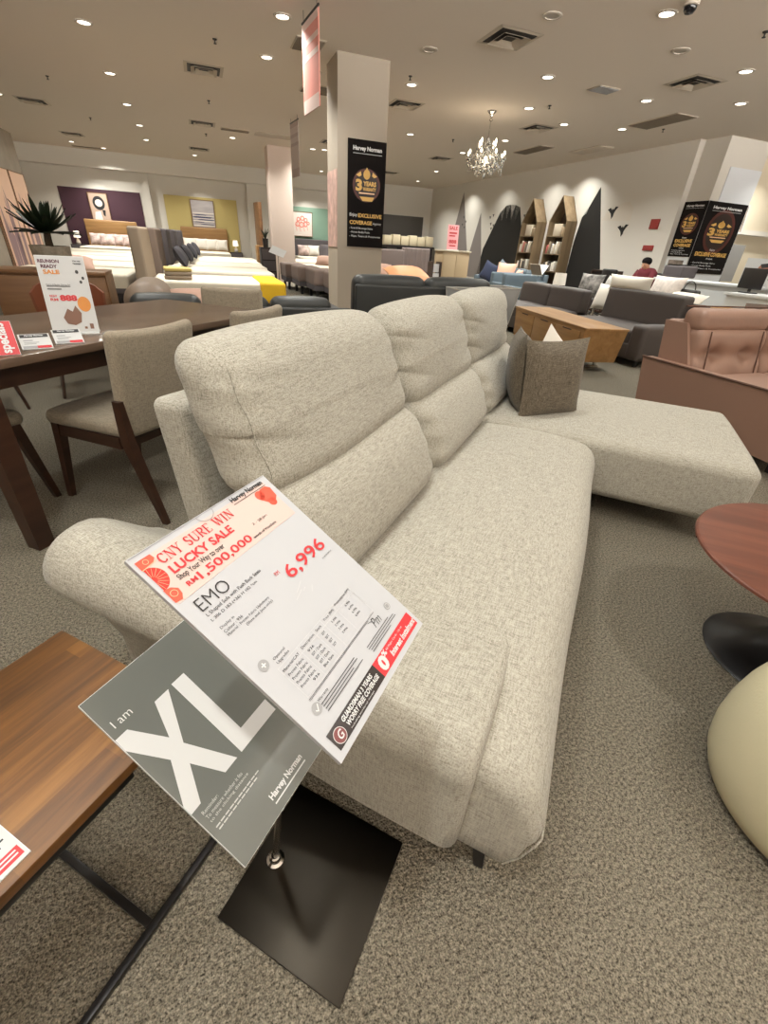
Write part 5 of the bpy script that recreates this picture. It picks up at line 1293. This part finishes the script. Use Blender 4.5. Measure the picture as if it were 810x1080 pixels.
for z in (.02, .5, .95): MB().box(-.2, .2, -.35, .35, z, z + .03).build('shelf', M_dwood, t)
for y in (-.35, .32): MB().box(-.2, .2, y, y + .03, 0, .98).build('side_panel', M_dwood, t)
for k in range(2):
    o = MB().box(-.14, .14, -.12, .12, 0, .26, bev=.01).build('storage_box', M_slab3); o.location = rl(9.9, 10.25 + .3 * k, .53); o.rotation_euler = (0, 0, R45); tag(o, 'beige box in the small dark shelf, ' + ('nearer the person' if k == 0 else 'nearer the mountain'), 'box')
def office_chair(label, x, y, rz):
    t = rthing('office_chair', label, 'chair', x, y, 0, rz)
    MB().soft((0, 0, .46), (.48, .46, .08), .035, (3, 3, 2)).build('seat', M_black, t); MB().soft((0, .24, .78), (.46, .07, .5), .035, (5, 2, 5), lambda v: (v[0], v[1] - .05 * (1 - (v[0] / .23) ** 2), v[2])).build('backrest', M_black, t)
    MB().tube([(0, 0, .06), (0, 0, .43)], .025, 10).build('column', M_black, t)
    for k in range(5):
        a = 2 * PI * k / 5; MB().tube([(0, 0, .09), (.26 * math.cos(a), .26 * math.sin(a), .05)], [.02, .014], 6).lathe([(0, -.02), (.02, -.02), (.02, .02), (0, .02)], 8, Matrix.Translation((.27 * math.cos(a), .27 * math.sin(a), .022))).build('leg', M_black, t)
    MB().box(-.02, .02, .2, .24, .42, .7).build('back_bar', M_black, t)
office_chair('black office chair beside the seated person', 8.9, 9.5, -PI / 2)
office_chair('black chair the person in maroon sits on', 9.25, 8.5, -PI / 2)
M_wdesk = mat('desk_white', srgb(206, 208, 208), .5)
def counter(label, x, y, lx, ly, h):
    t = rthing('counter', label, 'counter', x, y)
    MB().box(-lx/2, lx/2, -ly/2, ly/2, h - .04, h, bev=.004).build('top', M_wdesk, t); MB().box(-lx/2 + .04, lx/2 - .04, -ly/2 + .04, ly/2 - .04, .06, h - .04).build('body', M_wdesk, t); MB().box(-lx/2 + .08, lx/2 - .08, -ly/2 + .08, ly/2 - .08, 0, .06).build('plinth', M_bdark, t)
counter('white counter in front of the square column with dark banners', 8.75, 6.5, .6, 2.2, .98)
counter('white counter nearer the tan recliner with leaflets on it', 7.9, 4.7, .6, 1.5, .9)
t = rthing('desk', 'white desk in front of the person in maroon', 'desk', 8.75, 8.5)
MB().box(-.3, .3, -.55, .55, .71, .74, bev=.003).build('top', M_wdesk, t)
for sx in (-1, 1):
    for sy in (-1, 1): MB().box(sx * .27 - .02, sx * .27 + .02, sy * .5 - .02, sy * .5 + .02, 0, .71).build('leg', M_steel, t)
t = rthing('printer', 'dark grey printer on the counter by the person', 'printer', 8.8, 7.35, .98)
MB().soft((0, 0, .12), (.4, .44, .2), .03, (3, 3, 2)).build('body', M_slab2, t); MB().box(-.18, .18, -.16, .16, .22, .24).build('paper_tray', M_black, t)
t = rthing('screen', 'black flat monitor seen against the white counter', 'monitor', 7.9, 5.3, .9, -PI / 2 - .3)
MB().box(-.24, .24, -.012, .012, .06, .34, bev=.006).build('display', M_black, t); MB().box(-.025, .025, .012, .03, .02, .2).box(-.1, .1, -.07, .09, 0, .015).build('stand', M_black, t)
t = rthing('tote_bag', 'black bag standing by the white bed linen', 'bag', 7.1, 5.65, .62)
MB().soft((0, 0, .14), (.14, .36, .28), .04, (3, 4, 3), lambda v: (v[0] * (1 - .5 * (v[2] + .14)), v[1], v[2])).build('body', M_black, t); MB().tube([(0, .1 * math.cos(a) , .27 + .12 * math.sin(a)) for a in [PI * q / 10 for q in range(11)]], .008, 6).build('handle', M_black, t)
bed('white linen bed behind the grey recliner with tray and cards on it', 6.98, 5.05, -PI / 2, 1.9, 1.15, .62, None)
t = rthing('wooden_tray', 'pale wooden tray on the white linen bed', 'tray', 6.70, 4.60, .625)
MB().box(-.2, .2, -.25, .25, 0, .02).box(-.2, -.18, -.25, .25, .02, .12).box(.18, .2, -.25, .25, .02, .12).box(-.18, .18, -.25, -.23, .02, .12).box(-.18, .18, .23, .25, .02, .12).build('body', mat('tray_wood', srgb(214, 182, 128), .6), t)
t = rthing('sign_holder', 'dark brown angled card holder on the white linen bed', 'sign', 6.75, 4.25, .625, -.8)
MB().box(-.17, .17, -.006, .006, 0, .24, M=Matrix.Rotation(-.5, 4, 'X')).build('panel', mat('card_brown', srgb(92, 76, 66), .5), t); MB().box(-.17, .17, 0, .14, 0, .012).build('foot', M_acr, t)
rcushion('folded white pillow at the foot of the white linen bed', 6.62, 5.35, .72, .6, .45, .2, -PI / 2, -.9, M_linen)
M_bedw = mat('towel_white', srgb(226, 222, 214), .9)
for k in range(5):
    o = MB().soft((0, 0, .05), (.42, .5, .095), .04, (3, 3, 1)).build('folded_towel', M_bedw); o.location = rl(7.75, 4.05, .905 + .097 * k); o.rotation_euler = (0, 0, R45 + .05 * (k % 2)); tag(o, 'white folded towel, ' + ('bottom', 'second', 'third', 'fourth', 'top')[k] + ' of the stack on the near counter', 'towel', 'stack of white towels')
def picboard(label, x, y, z, w, h, rz, m):
    t = rthing('picture_board', label, 'poster', x, y, z, rz)
    MB().box(-w/2, w/2, -.008, .008, 0, h, M=Matrix.Rotation(-.08, 4, 'X')).build('board', M_wdesk, t)
    fz = lambda off: (lambda u, v: tuple(Matrix.Rotation(-.08, 4, 'X') @ Vector((-w/2 + u * w, -.008 - off, h - v * h))))
    return t, fz
t, fz = picboard('white board printed with a person leaning back and a dark stripe', 8.75, 5.62, .98, .78, .40, -.75, None)
p = Print(fz(.002)); p.disc(.34, .35, .10, .16); p.pol([(.24, .45), (.36, .5), (.30, .8), (.18, .95), (.12, .95)]); p.build('figure_print', mat('print_skin', srgb(160, 108, 84), .5), t, 0)
p = Print(fz(.0025)); p.pol([(.26, .2), (.44, .14), (.46, .3), (.3, .34)]); p.line(.5, .75, .66, .2, .035); p.build('dark_print', M_ink, t, 0)
p = Print(fz(.002))
for q in range(5): p.rect(.62 - .02 * q, .35 + .11 * q, .95, .38 + .11 * q)
p.build('printed_line', M_inkgrey, t, 0)
t, fz = picboard('framed grey picture high on the cream wall behind the ledge', 12.45, 9.35, 1.95, .7, .6, 0, None)
p = Print(fz(.002)); p.rect(.05, .06, .95, .94); p.build('photo_print', mat('photo_warm', srgb(150, 136, 124), .5, noise=.4, nscale=6), t, 0)
t = rthing('display_board', 'plain grey display panel standing against the cream wall', 'panel', 12.6, 9.3)
MB().box(-.45, .45, -.03, .03, .9, 1.72).box(-.3, .3, -.15, .15, 0, .03).box(-.04, .04, -.02, .02, .03, .9).build('board', mat('panel_grey', srgb(140, 138, 136), .6), t, 0)

# seated person behind the white desk
def person():
    t = thing('person', 'person with dark hair in maroon top, head bowed at a white desk', 'person', rl(9.2, 8.5, 0), R45 - PI / 2)
    # local: faces -Y; hips on the chair seat at z .50
    J = {'pelvis': (0, .02, .58), 'waist': (0, .05, .76), 'chest': (0, .02, .96), 'neck': (0, -.03, 1.10), 'head': (0, -.09, 1.17), 'crown': (0, -.12, 1.26),
         'shL': (.18, .0, 1.04), 'elL': (.25, -.12, .80), 'wrL': (.13, -.34, .79), 'haL': (.08, -.42, .78), 'shR': (-.18, .0, 1.04), 'elR': (-.25, -.12, .80), 'wrR': (-.13, -.34, .79), 'haR': (-.08, -.42, .78),
         'hipL': (.1, .0, .56), 'knL': (.12, -.42, .55), 'anL': (.12, -.44, .1), 'toL': (.12, -.58, .04), 'hipR': (-.1, .0, .56), 'knR': (-.12, -.42, .55), 'anR': (-.12, -.44, .1), 'toR': (-.12, -.58, .04)}
    E = [('pelvis', 'waist'), ('waist', 'chest'), ('chest', 'neck'), ('neck', 'head'), ('head', 'crown')]
    for s in 'LR': E += [('chest', 'sh' + s), ('sh' + s, 'el' + s), ('el' + s, 'wr' + s), ('wr' + s, 'ha' + s), ('pelvis', 'hip' + s), ('hip' + s, 'kn' + s), ('kn' + s, 'an' + s), ('an' + s, 'to' + s)]
    RD = dict(pelvis=.14, waist=.125, chest=.14, neck=.05, head=.085, crown=.075, sh=.062, el=.044, wr=.028, ha=.03, hip=.085, kn=.058, an=.038, to=.03)
    keys = list(J); me = bpy.data.meshes.new('body'); me.from_pydata([J[k] for k in keys], [(keys.index(a), keys.index(b)) for a, b in E], [])
    o = bpy.data.objects.new('body', me); COL.objects.link(o); o.parent = t
    sk = o.modifiers.new('skin', 'SKIN'); sk.use_smooth_shade = True
    for i, k in enumerate(keys):
        r = RD.get(k, RD.get(k[:-1], .05)); me.skin_vertices[0].data[i].radius = (r, r * (.75 if k in ('chest', 'waist', 'pelvis') else 1)); me.skin_vertices[0].data[i].use_root = (k == 'pelvis')
    sb = o.modifiers.new('sub', 'SUBSURF'); sb.levels = 2; sb.render_levels = 2
    me.materials.append(mat('skin', srgb(196, 148, 120), .6))
    MB().soft((0, .02, .90), (.42, .29, .44), .12, (6, 5, 6), lambda v: (v[0] * (1 - .1 * v[2]), v[1] - .06 * v[2], v[2])).tube([(.18, .0, 1.03), (.23, -.06, .90), (.255, -.13, .80)], [.085, .07, .06], 12).tube([(-.18, .0, 1.03), (-.23, -.06, .90), (-.255, -.13, .80)], [.085, .07, .06], 12).build('shirt', mat('maroon_cloth', srgb(92, 28, 36), .85), t, 60)
    MB().soft((0, -.05, .56), (.36, .3, .2), .08, (4, 4, 3)).tube([(.1, 0, .56), (.12, -.42, .55), (.12, -.44, .12)], [.1, .075, .055], 12).tube([(-.1, 0, .56), (-.12, -.42, .55), (-.12, -.44, .12)], [.1, .075, .055], 12).build('trousers', M_navy, t, 60)
    MB().soft((0, -.085, 1.235), (.19, .20, .16), .09, (5, 5, 4), lambda v: (v[0], v[1] - .25 * (-v[2] if v[2] < 0 and v[1] < 0 else 0) * -1, v[2])).build('hair', mat('hair_dark', (.008, .007, .007), .9, spec=.1), t, 60)
    fb = MB(); fb.soft((.035, -.165, 1.165), (.022, .012, .01), .005, (1, 1, 1)); fb.soft((-.035, -.165, 1.165), (.022, .012, .01), .005, (1, 1, 1)); fb.build('eyes', M_ink, t)
    MB().tube([(0, -.165, 1.165), (0, -.195, 1.13), (0, -.17, 1.12)], [.008, .014, .006], 8).build('nose', mat('skin', (0, 0, 0)), t); MB().tube([(-.025, -.165, 1.095), (0, -.172, 1.093), (.025, -.165, 1.095)], .005, 6).build('mouth', M_red, t)
person()
# ================================================================== CAMERA AND LIGHT
cam = bpy.data.cameras.new('camera'); co = bpy.data.objects.new('camera', cam); COL.objects.link(co); SC.camera = co
cam.sensor_fit = 'VERTICAL'; cam.sensor_height = 24.0; cam.lens = 465.0 / 1080.0 * 24.0; cam.clip_start = 0.02; cam.clip_end = 100
co.matrix_world = Matrix(CAM_M)
w = bpy.data.worlds.new('world'); SC.world = w; w.use_nodes = True
bg = w.node_tree.nodes['Background']; bg.inputs['Color'].default_value = (1.0, 0.955, 0.91, 1); bg.inputs['Strength'].default_value = 1.0
wn = w.node_tree; tcw = wn.nodes.new('ShaderNodeTexCoord'); spw = wn.nodes.new('ShaderNodeSeparateXYZ'); rw = wn.nodes.new('ShaderNodeValToRGB')   # added bright lower half lifts the ceiling through the open front, dull above
wn.links.new(tcw.outputs['Generated'], spw.inputs[0]); mw = wn.nodes.new('ShaderNodeMath'); mw.operation = 'MULTIPLY_ADD'; mw.inputs[1].default_value = .5; mw.inputs[2].default_value = .5
wn.links.new(spw.outputs['Z'], mw.inputs[0]); wn.links.new(mw.outputs[0], rw.inputs['Fac'])
rw.color_ramp.elements[0].position = .47; rw.color_ramp.elements[0].color = (35.0, 33.2, 30.6, 1); rw.color_ramp.elements[1].position = .53; rw.color_ramp.elements[1].color = (1.2, 1.2, 1.2, 1)
wn.links.new(rw.outputs['Color'], bg.inputs['Color'])
SC.view_settings.view_transform = 'Standard'; SC.view_settings.look = 'None'; SC.view_settings.exposure = EXPO; SC.view_settings.gamma = 1.0; SC.view_settings.use_curve_mapping = False
SC.cycles.use_denoising = True
SC.cycles.max_bounces = 8; SC.cycles.diffuse_bounces = 6; SC.cycles.sample_clamp_indirect = 4.0; SC.cycles.caustics_reflective = False; SC.cycles.caustics_refractive = False
SC.cycles.use_light_tree = True
